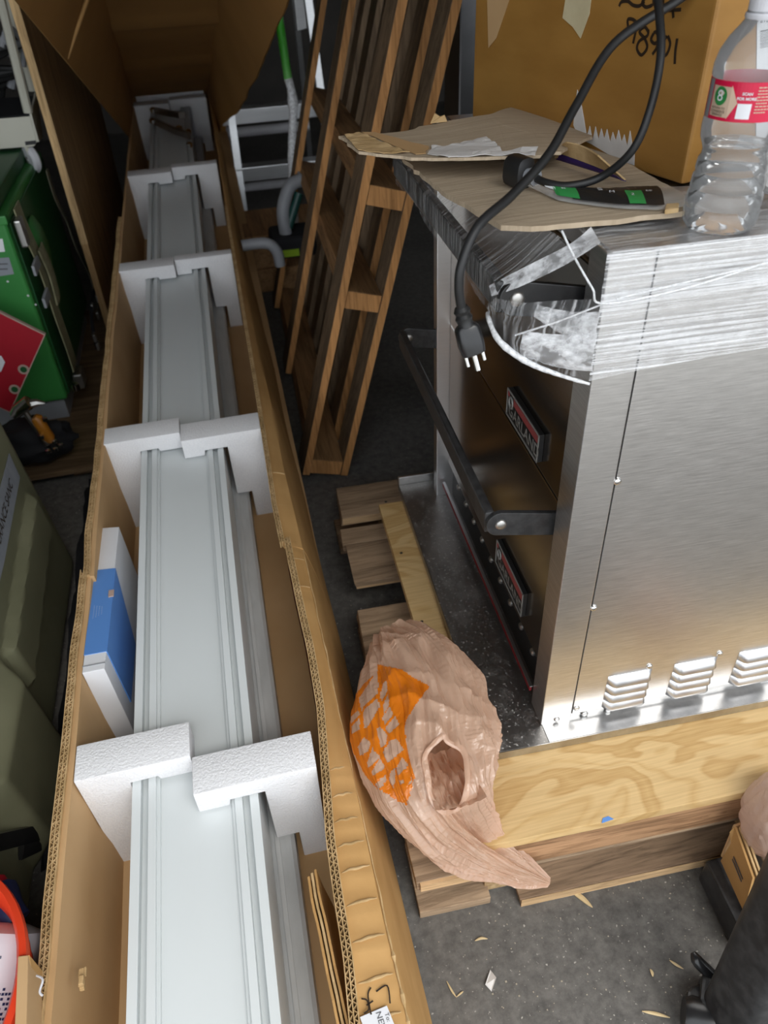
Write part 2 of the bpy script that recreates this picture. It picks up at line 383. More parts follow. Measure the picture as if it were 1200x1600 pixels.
MT['bag'] = bag_mat('thin_tan_plastic', (.80, .56, .41), .38, .84)
MT['bag_pink'] = bag_mat('thin_pinkish_plastic', (.72, .55, .46), .4, .9)
MT['bag_orange'] = bag_mat('orange_bag_print', (.85, .24, .012), .3, .97)
MT['zipbag'] = pm('clear_pouch_film', (.75, .74, .72), .2, alpha=.24, spec=.8, bump=.3, bscale=40)
MT['film_h'] = film('stretch_film_side', .80, stretch=(1.6, 1.6, 170), rot=(0, .05, 0), lo=.45, hi=.72, amin=.07, scale=3, crk=.30)
MT['film_top'] = film('stretch_film_top', .5, stretch=(4, 60, 4), lo=.44, hi=.75, amin=.05, scale=4)
MT['film_f'] = film('stretch_film_front', .55, stretch=(3, 160, 3), lo=.50, hi=.80, amin=.02, scale=3, crinkle=12)
MT['film_d'] = film('stretch_film_band', .75, stretch=(5, 22, 22), lo=.40, hi=.68, amin=.12, scale=3, rough=.14, crinkle=22, crk=.3)
MT['film_rope'] = film('twisted_film_rope', .85, stretch=(30, 30, 30), lo=.3, hi=.6, amin=.35, scale=6, rough=.12)
def clear_shell(name):
    m, nt, b = _nodes(name); out = nt.nodes['Material Output']
    tr = nt.nodes.new('ShaderNodeBsdfTransparent'); tr.inputs[0].default_value = (.96, .97, .97, 1); gl = nt.nodes.new('ShaderNodeBsdfGlossy'); gl.inputs['Roughness'].default_value = .06
    df = nt.nodes.new('ShaderNodeBsdfDiffuse'); df.inputs[0].default_value = (.8, .8, .8, 1)
    fr = nt.nodes.new('ShaderNodeFresnel'); fr.inputs[0].default_value = 1.38; m1 = nt.nodes.new('ShaderNodeMixShader'); m2 = nt.nodes.new('ShaderNodeMixShader'); m2.inputs[0].default_value = .16
    nt.links.new(fr.outputs[0], m1.inputs[0]); nt.links.new(tr.outputs[0], m1.inputs[1]); nt.links.new(gl.outputs[0], m1.inputs[2]); nt.links.new(m1.outputs[0], m2.inputs[1]); nt.links.new(df.outputs[0], m2.inputs[2]); nt.links.new(m2.outputs[0], out.inputs[0]); return m
MT['pet'] = clear_shell('clear_bottle_plastic')
MT['water'] = pm('water', (1, 1, 1), .0, c2=(1, 1, 1), trans=1.0, ior=1.16)
MT['label_red'] = pm('red_bottle_label', (.62, .008, .055), .35, c2=(.58, .007, .05), scale=4)
MT['tan_print'] = pm('tan_print', (.62, .46, .34), .5)
MT['green_print'] = pm('green_print', (.03, .24, .06), .5)
MT['paper'] = pm('torn_white_paper', (.70, .68, .66), .8, c2=(.60, .58, .56), scale=20, bump=.3, bscale=40)
MT['mask_tape'] = pm('masking_tape', (.60, .52, .33), .7, c2=(.52, .44, .27), scale=30, bump=.3, bscale=50)
MT['purple'] = pm('dark_purple_print', (.035, .012, .11), .6)
MT['soft_white'] = pm('crumpled_white_film', (.78, .77, .76), .5, c2=(.66, .65, .64), scale=30, bump=.6, bscale=30, bdist=.006)
MT['wall'] = pm('dim_block_wall', (.10, .09, .08), .9, c2=(.07, .065, .06), scale=3)
MT['ceil'] = pm('dim_ceiling_board', (.16, .15, .14), .9)

# ================================================================ the setting
bm = NB(); box(bm, (-4, -.70, -.10), (4.5, 6.2, 0)); structure(obj('floor', bm, MT['concrete']), 'stained grey concrete floor with pale specks')
bm = NB(); box(bm, (-5, -6, -.10), (5.5, -.7002, 0)); structure(obj('floor', bm, pm('pale_bounce_ground', (.42, .41, .39), .85, c2=(.36, .35, .33), scale=3)), 'unseen ground outside the bay, made pale to bounce light')  # unseen ground, added pale so the oven side reflects brighter
bm = NB(); box(bm, (-2.3, 5.6, 0), (2.8, 5.75, 2.5)); structure(obj('wall_back', bm, MT['wall']), 'dim wall at the far end of the storage bay')
bm = NB(); box(bm, (-2.3, -.7, 0), (-2.15, 5.6, 2.5)); structure(obj('wall_left', bm, MT['wall']), 'dim side wall behind the tools')
bm = NB(); box(bm, (2.65, -.7, 0), (2.8, 5.6, 2.5)); structure(obj('wall_right', bm, MT['wall']), 'dim side wall beyond the oven')
bm = NB(); box(bm, (-2.3, -.7, 2.5), (2.8, 5.75, 2.65)); structure(obj('ceiling', bm, MT['ceil']), 'dim ceiling of the storage bay')

# ================================================================ long open carton
BW = -.012
def base_w(): return BW
CT = thing('long_carton', 'very long open brown corrugated carton holding white panels and foam blocks', 'carton', CF(-.14, .2, BW))
RIM_R = [(.13, 0.0), (.263, .005), (.318, .009), (.381, .010), (.452, .0115), (.531, .019), (.622, .0275), (.729, .0275), (.816, .024), (.95, .022)]
RIM_RF = [(.93, .013), (1.03, .010), (1.19, .012), (1.43, .013), (1.92, .013), (2.5, .014), (3.16, .018), (3.9, .02)]
CREASE = [.262, .532, .497, .466, .437, .408, .372, .335, .297, .84, .93, 1.03, 1.12, 1.3, 1.55]
def crs(t):
    """crushed facets: each bay between two creases sags toward the next one"""
    cs = sorted(CREASE); prev = 0
    for a, b_ in zip([cs[0] - .04] + cs, cs + [cs[-1] + .25]):
        if a <= t < b_: f = (t - a) / (b_ - a); return 2.4 * math.sin(math.pi * min(1, f * 1.15)) * (1 - f * .35) + (1.2 if f > .93 else 0)
    return 0
def arange(a, b, n): return [a + (b - a) * i / n for i in range(n + 1)]
def right_wall(tab, t0, t1, n, wtop, th):
    rows = []
    for t in arange(t0, t1, n):
        xt = sample(tab, t); k = crs(t) * .0011; wob = .003 * nz((t, 0, 0), 6, 2)
        top = CF(xt, t, wtop); zb = max(CF(0, t, BW).z, .0)
        kz = top.z - .013 + wob
        kx = max(.0465 + .003 * nz((t, 1, 0), 4), top.x + .013); bx = .086 + .004 * nz((t, 2, 0), 3)
        r = []
        for s in (0, .12, .3, .5, .7, .86, 1.0):
            p = top.lerp(V((kx, t, kz)), s); p.z += .0015 * math.sin(s * math.pi) - (k if .1 < s < .9 else k * .4); r.append(p)
        p0 = r[-1]
        for s in (.06, .3, .6, 1.0):
            r.append(V((lerp(p0.x, max(bx, p0.x + .01), s ** .8), t, lerp(p0.z, zb, s))))
        rows.append(r)
    bmx = NB(); shell(bmx, rows, th); return bmx
def flutes(path, nrm, T, pitch, deep, layers=2):
    """raw cut edge: liners with zig-zag fluting between them"""
    bmx = NB(); dn = V((0, 0, -deep)); L = 0; seg = []
    pts = [V(p) for p in path]
    def off(i, o): return pts[i] + V(nrm) * o
    for l in range(layers + 1):
        o = T * l / layers
        for i in range(len(pts) - 1):
            a, b_ = off(i, o), off(i + 1, o); e = V(nrm) * .0011
            hexa(bmx, [a + dn, b_ + dn, b_ + dn + e, a + dn + e, a, b_, b_ + e, a + e])
    cum = [0]
    for i in range(len(pts) - 1): cum.append(cum[-1] + (pts[i + 1] - pts[i]).length)
    def at(s):
        for i in range(len(pts) - 1):
            if s <= cum[i + 1]: return pts[i].lerp(pts[i + 1], (s - cum[i]) / (cum[i + 1] - cum[i]))
        return pts[-1]
    for l in range(layers):
        pt = pitch * (1 if l == 0 else .78); n = int(cum[-1] / (pt / 2)); prev = None
        for k in range(n + 1):
            o = T * (l + (k % 2)) / layers
            p = at(k * pt / 2) + V(nrm) * (o + .0004) + V((0, 0, random.uniform(-.0012, 0)))
            if prev is not None:
                e = V((0, .0009, 0)); hexa(bmx, [prev + dn, p + dn, p + dn + e, prev + dn + e, prev, p, p + e, prev + e])
            prev = p
    return bmx
o = obj('wall', right_wall(RIM_R, .13, .945, 163, .199, .0075), MT['card'], CT, smooth=True)
obj('flute_edge', flutes([CF(sample(RIM_R, t) - .009 + .0015 * nz((t, 9, 0), 9), t, .205 + .0015 * nz((t, 5, 0), 14)) for t in arange(.13, .945, 60)], (1, 0, 0), .0095, .0098, .014), MT['card_edge'], CT)
obj('wall', right_wall(RIM_RF, .93, 3.85, 140, .201, .006), MT['card'], CT, smooth=True)
obj('flute_edge', flutes([CF(sample(RIM_RF, t) - .007, t, .205) for t in arange(.935, 2.4, 60)], (1, 0, 0), .0075, .0098, .012), MT['card_edge'], CT)
def strip_pt(tab, t, s, up=.0):
    top = CF(sample(tab, t), t, .199); kx = max(.0465, top.x + .013); p = top.lerp(V((kx, t, top.z - .013)), s); p.z += .0015 * math.sin(s * math.pi) + up; return p
for tc in [.262, .297, .335, .372, .408, .437, .466, .497, .532]:
    bm = NB(); tube(bm, [strip_pt(RIM_R, tc + .006 * s + .0015 * nz((s * 5, tc * 9, 1), 1), s, .0002) for s in arange(.08, .92, 12)], [.0004 + .0010 * math.sin(math.pi * i / 12) for i in range(13)], 6, sq=(.6, 1.3, 1)); obj('crease', bm, MT['card_edge'], CT)
for tc in (.84, .90):
    bm = NB(); tube(bm, [strip_pt(RIM_R, tc + .004 * s, s, .0002) for s in arange(.1, .9, 6)], .0009, 6); obj('crease', bm, MT['card_edge'], CT)
for tc in (1.03, 1.12, 1.3):
    bm = NB(); tube(bm, [strip_pt(RIM_RF, tc + .004 * s, s, .0006) for s in arange(.1, .9, 6)], .0012, 6); obj('crease', bm, MT['card_edge'], CT)
rd = [strip_pt(RIM_R, t, 1.0) + V((.0010 + .0015 * nz((t * 30, 0, 0), 1), 0, -.001 + .002 * nz((t * 22, 3, 0), 1))) for t in arange(.15, .93, 130)]
bm = NB(); tube(bm, rd, [.0005 + .0014 * abs(nz(p * 60, 1)) + (.0018 if random.random() < .15 and p.y < .36 else 0) for p in rd], 6); obj('frayed_fold', bm, MT['card_edge'], CT)
def left_x(t, w, near):
    f = (w - BW) / (.205 - BW)
    return -.288 - (.012 if near else .007) * f + .0025 * nz((t, w * 3, 4), 5)
for near, t0, t1, n in ((True, .13, .955, 80), (False, .94, 3.85, 120)):
    rows = [[CF(left_x(t, w, near), t, w) for w in (.199 if near else .202, .15, .1, .05, BW)] for t in arange(t0, t1, n)]
    bm = NB(); shell(bm, rows, .0075, flip=True); obj('wall', bm, MT['card_in'], CT, smooth=True)
    obj('flute_edge', flutes([CF(left_x(t, .205, near) - .0095 + (.0025 * nz((t, 3, 8), 12)), t, .205 + .0015 * nz((t, 5, 3), 14)) for t in arange(t0, min(t1, 2.4), 60)], (1, 0, 0), .0095, .0098, .014), MT['card_edge'], CT)
bm = NB(); shell(bm, [[CF(-.29, t, BW + .006), CF(-.1, t, BW + .006), CF(.075, t, BW + .006)] for t in arange(.14, 3.85, 20)], -.005); obj('bottom', bm, MT['card_in'], CT)
bm = NB(); hexa(bm, [CF(-.30, 3.85, BW), CF(.07, 3.85, BW), CF(.07, 3.857, BW), CF(-.30, 3.857, BW), CF(-.30, 3.85, .26), CF(.09, 3.85, .26), CF(.09, 3.857, .26), CF(-.30, 3.857, .26)]); obj('end_wall', bm, MT['card_lid'], CT)
# bottom flap seams seen beside the profiles
for t in (.93, 1.27):
    bm = NB(); hexa(bm, [CF(-.05, t, BW + .0062), CF(.07, t - .004, BW + .0062), CF(.07, t + .006, BW + .0062), CF(-.05, t + .01, BW + .0062), CF(-.05, t, BW + .009), CF(.07, t - .004, BW + .009), CF(.07, t + .006, BW + .009), CF(-.05, t + .01, BW + .009)])
    obj('floor_seam', bm, MT['card'], CT, bevel=.001)
# lifted lid at the far end: a tray seen from underneath
def lid_z(y): return .56 + .315 * (3.5 - y)
def low_z(y): return .46 + .34 * (3.17 - y)
RXF = [(1.2, .235), (1.75, .222), (2.3, .197), (2.9, .156), (3.2, .095), (3.9, .075)]
ROOF_L = [(1.2, -.13), (2.45, -.173), (3.5, -.235), (3.9, -.26)]; ROOF_R = [(1.2, .14), (2.45, .118), (3.5, .085), (3.9, .075)]
ys = arange(1.25, 3.86, 52)
LID = []
bm = NB(); shell(bm, [[V((lerp(sample(ROOF_L, y), sample(ROOF_R, y), s), y, lid_z(y) + .006 * math.sin(y * 9) - (.012 if min(abs(y - 3.12), abs(y - 2.55)) < .03 else 0))) for s in arange(0, 1, 8)] for y in ys], .006)
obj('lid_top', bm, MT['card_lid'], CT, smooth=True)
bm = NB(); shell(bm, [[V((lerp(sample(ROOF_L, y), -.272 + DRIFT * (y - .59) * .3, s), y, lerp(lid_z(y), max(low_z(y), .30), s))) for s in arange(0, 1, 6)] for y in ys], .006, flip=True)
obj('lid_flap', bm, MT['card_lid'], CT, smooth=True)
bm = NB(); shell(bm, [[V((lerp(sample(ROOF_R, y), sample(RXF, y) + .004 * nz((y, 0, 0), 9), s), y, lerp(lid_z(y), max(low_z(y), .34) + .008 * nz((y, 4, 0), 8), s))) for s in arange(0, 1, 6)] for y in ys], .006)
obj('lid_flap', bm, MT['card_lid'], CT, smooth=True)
yq = 2.08; p1 = V((sample(ROOF_L, yq) + .010, yq, lid_z(yq) - .02)); p2 = V((-.272 + DRIFT * (yq - .59) * .3 + .006, yq, low_z(yq) + .004))
bm = NB(); tube(bm, [p1, p2], .0045, 6); obj('lid_crease', bm, MT['card'], CT)
# torn strip hanging inside the near right wall
rows = []
for t in arange(.14, .415, 22):
    x = sample([(.14, -.010), (.26, -.013), (.40, -.022)], t)
    rows.append([CF(x + .0015 * nz((t, 0, 3), 30), t, .196 + .003 * nz((t, 7, 0), 40)), CF(x + .004, t, .15), CF(x + .012, t, .09)])
for k, dx in enumerate((0, .0042, .0084)):
    bm = NB(); shell(bm, [[p + V((dx, .004 * k, -.002 * k)) for p in r] for r in rows], .0026); obj('torn_flap_layer', bm, MT['card_edge'] if k == 1 else MT['card'], CT)
for (q0, q1, x) in (((171, 608), (187, 660), -.288), ((181, 535), (190, 580), -.287)):
    a, b_ = on_x(*q0, x + .004), on_x(*q1, x + .004)
    bm = NB(); tube(bm, [a, b_], .0016, 4); obj('red_print_line', bm, MT['red_line'], CT)
bm = NB(); strip = [CF(sample(RIM_R, t) - .0105, t, .188) for t in arange(.56, .90, 14)]
for a, b_ in zip(strip, strip[1:]): quad(bm, a, b_, b_ + V((.006, 0, -.045)), a + V((.006, 0, -.045)))
obj('inner_liner_print', bm, MT['red_line'], CT)
# torn tuft on the near left wall
bm = NB(); c = on_x(122, 1527, -.283)
for k in range(7):
    d = V((random.uniform(0, .004), random.uniform(-.010, .010), random.uniform(-.006, .006))); box(bm, V(c) + d - V((.001, .005, .0022)), V(c) + d + V((.004, .004, .0022)), M=None)
obj('torn_tuft', bm, MT['card_edge'], CT, bevel=.001)
# pen mark and address sticker on the near right face
A0 = on_c(585, 1560, .17); 
pa, pb, pc = on_z(568, 1580, .205), on_z(602, 1558, .185), on_z(600, 1580, .185)
Xd = (on_z(606, 1564, .212) - on_z(570, 1576, .219)).normalized(); Yd = (on_z(585, 1556, .2155) - on_z(590, 1584, .2155)); Yd = (Yd - Xd * Yd.dot(Xd)).normalized()
O = on_z(586, 1562, .2165)
bm = NB(); strokes(bm, [[(-.014, .004), (-.009, .001), (-.010, -.007), (-.016, -.009)], [(-.001, .011), (-.006, .006), (-.0085, -.006), (-.009, -.012)], [(-.011, -.003), (-.003, -.001)], [(.003, .006), (.016, .008), (.013, -.008)]], .0016, O, Xd, Yd, .0022)
obj('marker_writing', bm, MT['ink'], CT)
O = on_z(590, 1597, .2145)
bm = NB(); prism(bm, [O + Xd * a + Yd * b_ + Xd.cross(Yd) * .003 for a, b_ in ((-.017, .008), (.013, .010), (.016, -.030), (-.014, -.030))], Xd.cross(Yd) * .0006)
st = obj('address_sticker', bm, MT['white_card'], CT)
bm = NB(); text_faces(bm, 'NEW B', .0085, O + Xd.cross(Yd) * .0037 + Xd * .002 - Yd * .006, Yd * -1, Xd, .0004); text_faces(bm, 'To:', .006, O + Xd.cross(Yd) * .0037 + Xd * .010 - Yd * .0, Yd * -1, Xd, .0004)
obj('sticker_print', bm, MT['grey_ink'], st)

# ---------------------------------------------------------------- foam blocks
def foam(x0, x1, t0, t1, wt, wb, arm_l, side, label):
    """side -1: leg on the left and an arm reaching right over the panel; +1 the mirror image"""
    bm = NB(); x0 += .0006; x1 -= .0006
    leg = x0 + .0615 if side < 0 else x1 - .068
    wa = wt - .031
    if side < 0: poly = [(x0, wt), (x1, wt), (x1, wa - .004), (leg + .036, wa - .004), (leg + .034, wa + .003), (leg, wa + .002), (leg, wb), (x0 + .004, wb)]
    else: poly = [(x1, wt), (x0, wt), (x0, wa - .009), (leg - .045, wa - .009), (leg - .043, wa + .002), (leg, wa + .002), (leg, wb + .068), (leg + .030, wb + .068), (leg + .030, wb), (x1 - .003, wb)]
    prism(bm, [CF(x, t0, w) for x, w in poly], CF(x0, t1, 0) - CF(x0, t0, 0))
    o = obj('foam_block', bm, MT['foam'], bevel=.0022, smooth=True); return tag(o, label, 'foam block', 'foam blocks clamping the white panels')
FT = [(.59, .64), (1.277, 1.328), (2.022, 2.073), (2.735, 2.79), (3.56, 3.62)]
FR_ = [(.537, .588), (1.248, 1.304), (2.047, 2.079), (2.774, 2.814), (3.60, 3.65)]
nm = ['nearest', 'second', 'third', 'fourth', 'fifth']
for i in range(5):
    foam(-.290, -.147, *FT[i], .205, BW + .006, 0, -1, f'white foam block on the carton\'s left side, {nm[i]} from the front')
    foam(-.1465, .006, *FR_[i], .205, BW + .006, 0, 1, f'white foam block on the carton\'s right side, {nm[i]} from the front')
bm = NB(); prism(bm, [CF(x, 3.71, w) for x, w in ((-.284, .225), (-.0, .225), (-.0, BW + .007), (-.284, BW + .007))], (0, .05, .004)); tag(obj('foam_end_slab', bm, MT['foam'], bevel=.003), 'flat white foam slab standing against the carton\'s far end', 'foam block')

# ---------------------------------------------------------------- white aluminium profiles
def extrude_prof(bm, prof, t0, t1):
    prism(bm, [CF(x, t0, w) for x, w in prof], CF(0, t1, 0) - CF(0, t0, 0))
PT = thing('panel_profile', 'long white aluminium channel profile lying on top, held by foam blocks', 'panel', CF(-.148, .2, .08))
wl = .173; xl, xr = -.2265, -.0715
bm = NB(); extrude_prof(bm, [(xl, .06), (xr, .06), (xr, wl - .012), (xl, wl - .012)], .16, 3.66); obj('web', bm, MT['panel'], PT)
for x0, x1 in ((xl, xl + .011), (xl + .020, xl + .0295), (xr - .011, xr), (xr - .0295, xr - .020)):
    bm = NB(); extrude_prof(bm, [(x0, wl - .0125), (x1, wl - .0125), (x1, wl), (x0, wl)], .16, 3.66); obj('rail_lip', bm, MT['panel'], PT, bevel=.0007)
for x0 in (xl + .0295, xr - .0335):
    bm = NB(); extrude_prof(bm, [(x0, wl - .0122), (x0 + .004, wl - .0122), (x0 + .004, wl - .006), (x0, wl - .006)], .16, 3.66); obj('inner_step', bm, MT['panel'], PT)
PL = thing('panel_profile', 'film-covered greyish profile lying underneath on the carton floor', 'panel', CF(-.1, .2, 0))
bm = NB(); extrude_prof(bm, [(-.21, BW + .007), (-.040, BW + .007), (-.040, .052), (-.045, .056), (-.21, .056)], .16, 3.6); obj('web', bm, MT['panel_low'], PL)
bm = NB(); extrude_prof(bm, [(-.066, .0562), (-.060, .0562), (-.060, .0595), (-.066, .0595)], .16, 3.6); obj('rail_lip', bm, MT['panel_low'], PL)
# hinge bracket on the far end of the panel
HB = thing('hinge_bracket', 'folded metal hinge arms at the far end of the white panel', 'bracket', CF(-.15, 3.3, .18))
def cp(px, py, w): q = on_c(px, py, w); return CF(q.x, q.y, w)
bm = NB(); tube(bm, [cp(238, 172, .20), cp(280, 180, .215), cp(288, 178, .215)], .012, 6, sq=(1, .5)); obj('arm', bm, MT['zinc'], HB)
bm = NB(); tube(bm, [cp(238, 188, .19), cp(272, 204, .20), cp(296, 212, .20)], .014, 6, sq=(1, .5)); obj('arm', bm, MT['zinc'], HB)
for q in ((239, 172), (238, 189), (294, 206), (296, 226), (280, 200)):
    bm = NB(); lathe(bm, [(.0, -.008), (.010, -.008), (.012, .004), (.006, .009), (0, .010)], cp(*q, .205), 10); obj('pivot', bm, MT['chrome'], HB, smooth=True)

# ---------------------------------------------------------------- white box with blue band
WB = thing('white_box', 'slim white cardboard box with a blue printed band, standing in the carton', 'box', CF(-.272, .9, BW + .006))
z = .262
tl, tr_, fl, fr = (on_z(*q, z) for q in ((157, 825), (186, 823), (128, 1052), (163, 1045)))
drop = V((.006, -.003, -.20))
def wbp(a, b_): return lerp(lerp(fl, tl, b_), lerp(fr, tr_, b_), a)
bm = NB(); hexa(bm, [fl + drop, fr + drop, tr_ + drop, tl + drop, fl, fr, tr_, tl]); obj('body', bm, MT['white_card'], WB, bevel=.0012)
s0, s1 = .10, .66; e = V((0, 0, .0007)); rr = (fr - fl).normalized(); e2 = rr * .0009
bm = NB(); prism(bm, [wbp(-.01, s0), wbp(1.01, s0), wbp(1.01, s1), wbp(-.01, s1)], e * 1.5)
c1, c2 = wbp(1, s0), wbp(1, s1); n2 = V((0, 0, -.118))
prism(bm, [c1 + e, c2 + e, c2 + n2 + V((.004, -.06, 0)) , c1 + n2 + V((.004, -.0, 0))], e2 * 1.8)
bd = obj('blue_band', bm, MT['blue'], WB)
ax = (tl - fl).normalized(); ay = -(fr - fl).normalized()
bm = NB(); O = wbp(.62, .36) + e * 2
for k in range(4): text_faces(bm, '- ' * (5 + k), .006, O - (fr - fl) * (.0 + .13 * k), ax * -1, -ay, .0008)
obj('printed_lines', bm, MT['white_ink'], bd)
bm = NB(); cx = wbp(.985, .47) + e * 3; box(bm, cx - V((.004, .007, .0005)), cx + V((.004, .007, .0015))); obj('red_mark', bm, MT['plate_edge'], bd)
bm = NB(); a = wbp(-.01, .035); b_ = wbp(1.01, .035); tube(bm, [a + e * .5, b_ + e * .5], .0012, 4); obj('lid_seam', bm, MT['grey_plastic'], WB)
# ================================================================ pallet under the oven (oven frame)
FRAME.append(OV)
PA = thing('wooden_pallet', 'weathered wooden pallet lying flat under the oven', 'pallet', (.5, .8, 0))
U0, U1, V0, V1 = .086, 1.05, .436, 1.32
def part_box(name, a, b, mat, par, bevel=.0015, wob=0):
    bm = NB(); vs = box(bm, a, b)
    if wob:
        for v in vs: v.co += V((random.uniform(-wob, wob), random.uniform(-wob, wob), 0))
    return obj(name, bm, mat, par, bevel=bevel)
part_box('bottom_board', (U0, V0, .001), (.185, V0 + .10, .018), MT['wood_deck'], PA)
part_box('bottom_board', (.222, V0 - .012, .001), (U1, V0 + .085, .019), MT['wood_old'], PA, wob=.003)
part_box('bottom_board', (.224, V0 - .0135, .0015), (U1 - .001, V0 - .0122, .0185), MT['wood_cut'], PA, bevel=0)
for v0 in (.86, 1.19): part_box('bottom_board', (U0, v0, .001), (U1, v0 + .10, .018), MT['wood_old'], PA)
for u0 in (.1805, .56, .93):
    for v0 in (.452, .86, 1.19): part_box('block', (u0, v0, .0185 if v0 > .5 else .004), (u0 + .040, v0 + .08, .079), MT['chip'], PA)
DECK = [(.440, .535, .084), (.560, .64, .0), (.815, .931, .085), (1.000, 1.108, .094), (1.112, 1.157, .086), (1.190, 1.297, .096)]
for v0, v1, u0 in DECK:
    if u0: part_box('deck_board', (u0, v0, .080), (U1, v1, .098), MT['wood_deck'], PA, wob=.003)
part_box('deck_board', (U0 + .002, V0 - .001, .081), (.19, V0 + .0065, .0965), MT['wood_cut'], PA, bevel=0)
for v0, v1, u0 in DECK[2:]: part_box('board_end', (u0 + .001, v0 - .0015, .082), (.2, v0 + .0004, .0975), MT['wood_cut'], PA, bevel=0)
TB = part_box('timber_bearer', (.167, V0 - .002, .0985), (U1, V0 + .036, .1545), MT['wood_red'], None, bevel=.002); tag(TB, 'reddish timber bearer under the front edge of the plywood', 'timber')
PLY = part_box('plywood_sheet', (.165, V0 - .004, .155), (U1, 1.128, .1705), MT['ply'], None, bevel=.001); tag(PLY, 'yellow pine plywood sheet with wavy grain under the oven', 'plywood')
for q in ((627, 864), (659, 971), (662, 993), (603, 784)):
    p = ov_z(*q, .171); bm = NB(); lathe(bm, [(0, 0), (.0028, 0), (.0022, .0006), (0, .0008)], p, 8); obj('nail_head', bm, MT['black'], PLY)
p = ov_z(948, 1281, .171); bm = NB(); prism(bm, [p + V(q) for q in ((-.008, -.003, 0), (.009, -.001, 0), (.004, .004, 0), (-.004, .003, 0))], (0, 0, .0004)); obj('blue_paint_mark', bm, MT['blue'], PLY)

# ================================================================ stainless deck oven
OVN = thing('deck_oven', 'stainless steel deck oven with black handles and wrapped top', 'oven', (.6, .85, .171))
zb, zt = .1725, .8375
F0, F1 = .211, .544          # outer corner of the base flange
OU, OVV = .290, .573         # near corner of the body
bm = NB(); box(bm, (F0, F1, zb - .001), (1.02, 1.165, zb + .0135)); base = obj('base_tray', bm, MT['flour'], OVN, bevel=.0015)
bm = NB(); box(bm, (F0 - .0005, F1 - .0007, zb - .0008), (1.02, F1 + .0002, zb + .0142)); obj('tray_lip', bm, MT['steel_base'], base)
bm = NB(); box(bm, (.292, F1 + .0005, zb + .0135), (1.02, OVV + .02, zb + .0150)); obj('sill_strip', bm, MT['steel_base'], base)
bm = NB(); box(bm, (F0, 1.158, zb + .013), (.285, 1.165, zb + .032)); obj('tray_upstand', bm, MT['steel_base'], base, bevel=.002)
z0 = zb + .0135
bm = NB(); box(bm, (.318, .60, z0), (1.0, 1.125, zt - .002)); obj('body', bm, MT['steel_base'], OVN)
bm = NB(); box(bm, (OU, OVV, z0), (.3325, .612, zt)); obj('corner_post', bm, MT['steel_post'], OVN, bevel=.0012)
bm = NB(); box(bm, (.275, 1.106, z0), (.3325, 1.128, zt)); obj('corner_post', bm, MT['steel_lo'], OVN, bevel=.0012)
bm = NB(); box(bm, (.3345, OVV + .0012, z0 + .0105), (1.0, .60, zt)); SP = obj('side_panel', bm, MT['steel_side'], OVN, bevel=.001)
bm = NB(); box(bm, (.3325, OVV + .0035, z0), (.3346, .60, zt - .001)); obj('panel_seam', bm, MT['black'], OVN)
bm = NB(); box(bm, (.292, OVV + .003, z0), (1.0, .60, z0 + .0106)); obj('skirt', bm, MT['steel_base'], OVN)
bm = NB(); box(bm, (.293, OVV + .002, zt), (1.0, 1.127, zt + .002)); obj('top_sheet', bm, MT['steel_base'], OVN, bevel=.001)
LV = [(.3765, .4385), (.4705, .5325), (.5645, .627), (.6585, .721), (.7525, .815)]
for (u0, u1) in LV:
    for k in range(4):
        zc = .2085 + k * .0165; uu0 = u0 + .002 * k * 0; bm = NB()
        prof = [(0, .0076), (-.0050, .0050), (-.0105, -.0045), (-.0098, -.0074), (0, -.0074)]
        A = [[bm.verts.new((u, OVV + .0011 + dv * s, zc + dz)) for dv, dz in prof] for u, s in ((uu0, .05), (uu0 + .006, .8), (uu0 + .010, 1), (u1 - .008, 1), (u1 - .004, .8), (u1, .05))]
        for a, b_ in zip(A, A[1:]):
            for j in range(len(prof) - 1): bm.faces.new((a[j], b_[j], b_[j + 1], a[j + 1]))
        bm.faces.new(A[0]); bm.faces.new(A[-1][::-1])
        obj('louver', bm, MT['steel_lo'], SP, smooth=True)
def screw(u, z, r=.0045, par=None, vv=OVV + .0012):
    bm = NB(); lathe(bm, [(r, 0), (r, .001), (r * .8, .0022), (r * .3, .003), (0, .003)], (u, vv, z), 14, Matrix.Rotation(math.pi / 2, 3, 'X')); obj('screw', bm, MT['chrome'], par or SP, smooth=True)
for q in ((965, 753), (928, 951), (1015, 1042), (1125, 1022), (901, 1107)):
    p = ov_v(*q, OVV); screw(p.x, p.z)
screw(.353, .192, .005); screw(.388, .1905, .005); screw(.312, .194, .0042, OVN, OVV)
# doors
for k, (a, b_) in enumerate(((.5375, .812), (.262, .5368))):
    bm = NB(); box(bm, (.297, .6135, a), (.3175, 1.1055, b_)); DR = obj('door', bm, MT['steel_door'], OVN, bevel=.003, seg=3)
    for v in (.6175,):
        bm = NB(); box(bm, (.2985, v - .0035, a - .012), (.3015, v + .003, a + .02)); obj('hinge_pin', bm, MT['steel_lo'], DR)
bm = NB(); box(bm, (.300, .6125, .812), (.318, 1.106, zt - .001)); obj('top_rail', bm, MT['steel_door'], OVN)
bm = NB(); box(bm, (.306, .6125, z0), (.318, 1.106, .262)); KK = obj('kick_panel', bm, MT['black'], OVN)
for k in range(9):
    v = .66 + k * .05; bm = NB(); lathe(bm, [(.006, 0), (.006, .002), (.004, .004), (0, .0045)], (.306, v, .236), 10, Matrix.Rotation(-math.pi / 2, 3, 'Y')); obj('vent_stud', bm, MT['zinc'], KK)
bm = NB(); box(bm, (.285, .6125, .2135), (.288, 1.10, .221)); tr = obj('trim_strip', bm, MT['red_trim'], OVN)
bm = NB(); box(bm, (.2850, .6125, .2212), (.2895, 1.10, .2228)); obj('trim_edge', bm, MT['steel_lo'], tr)
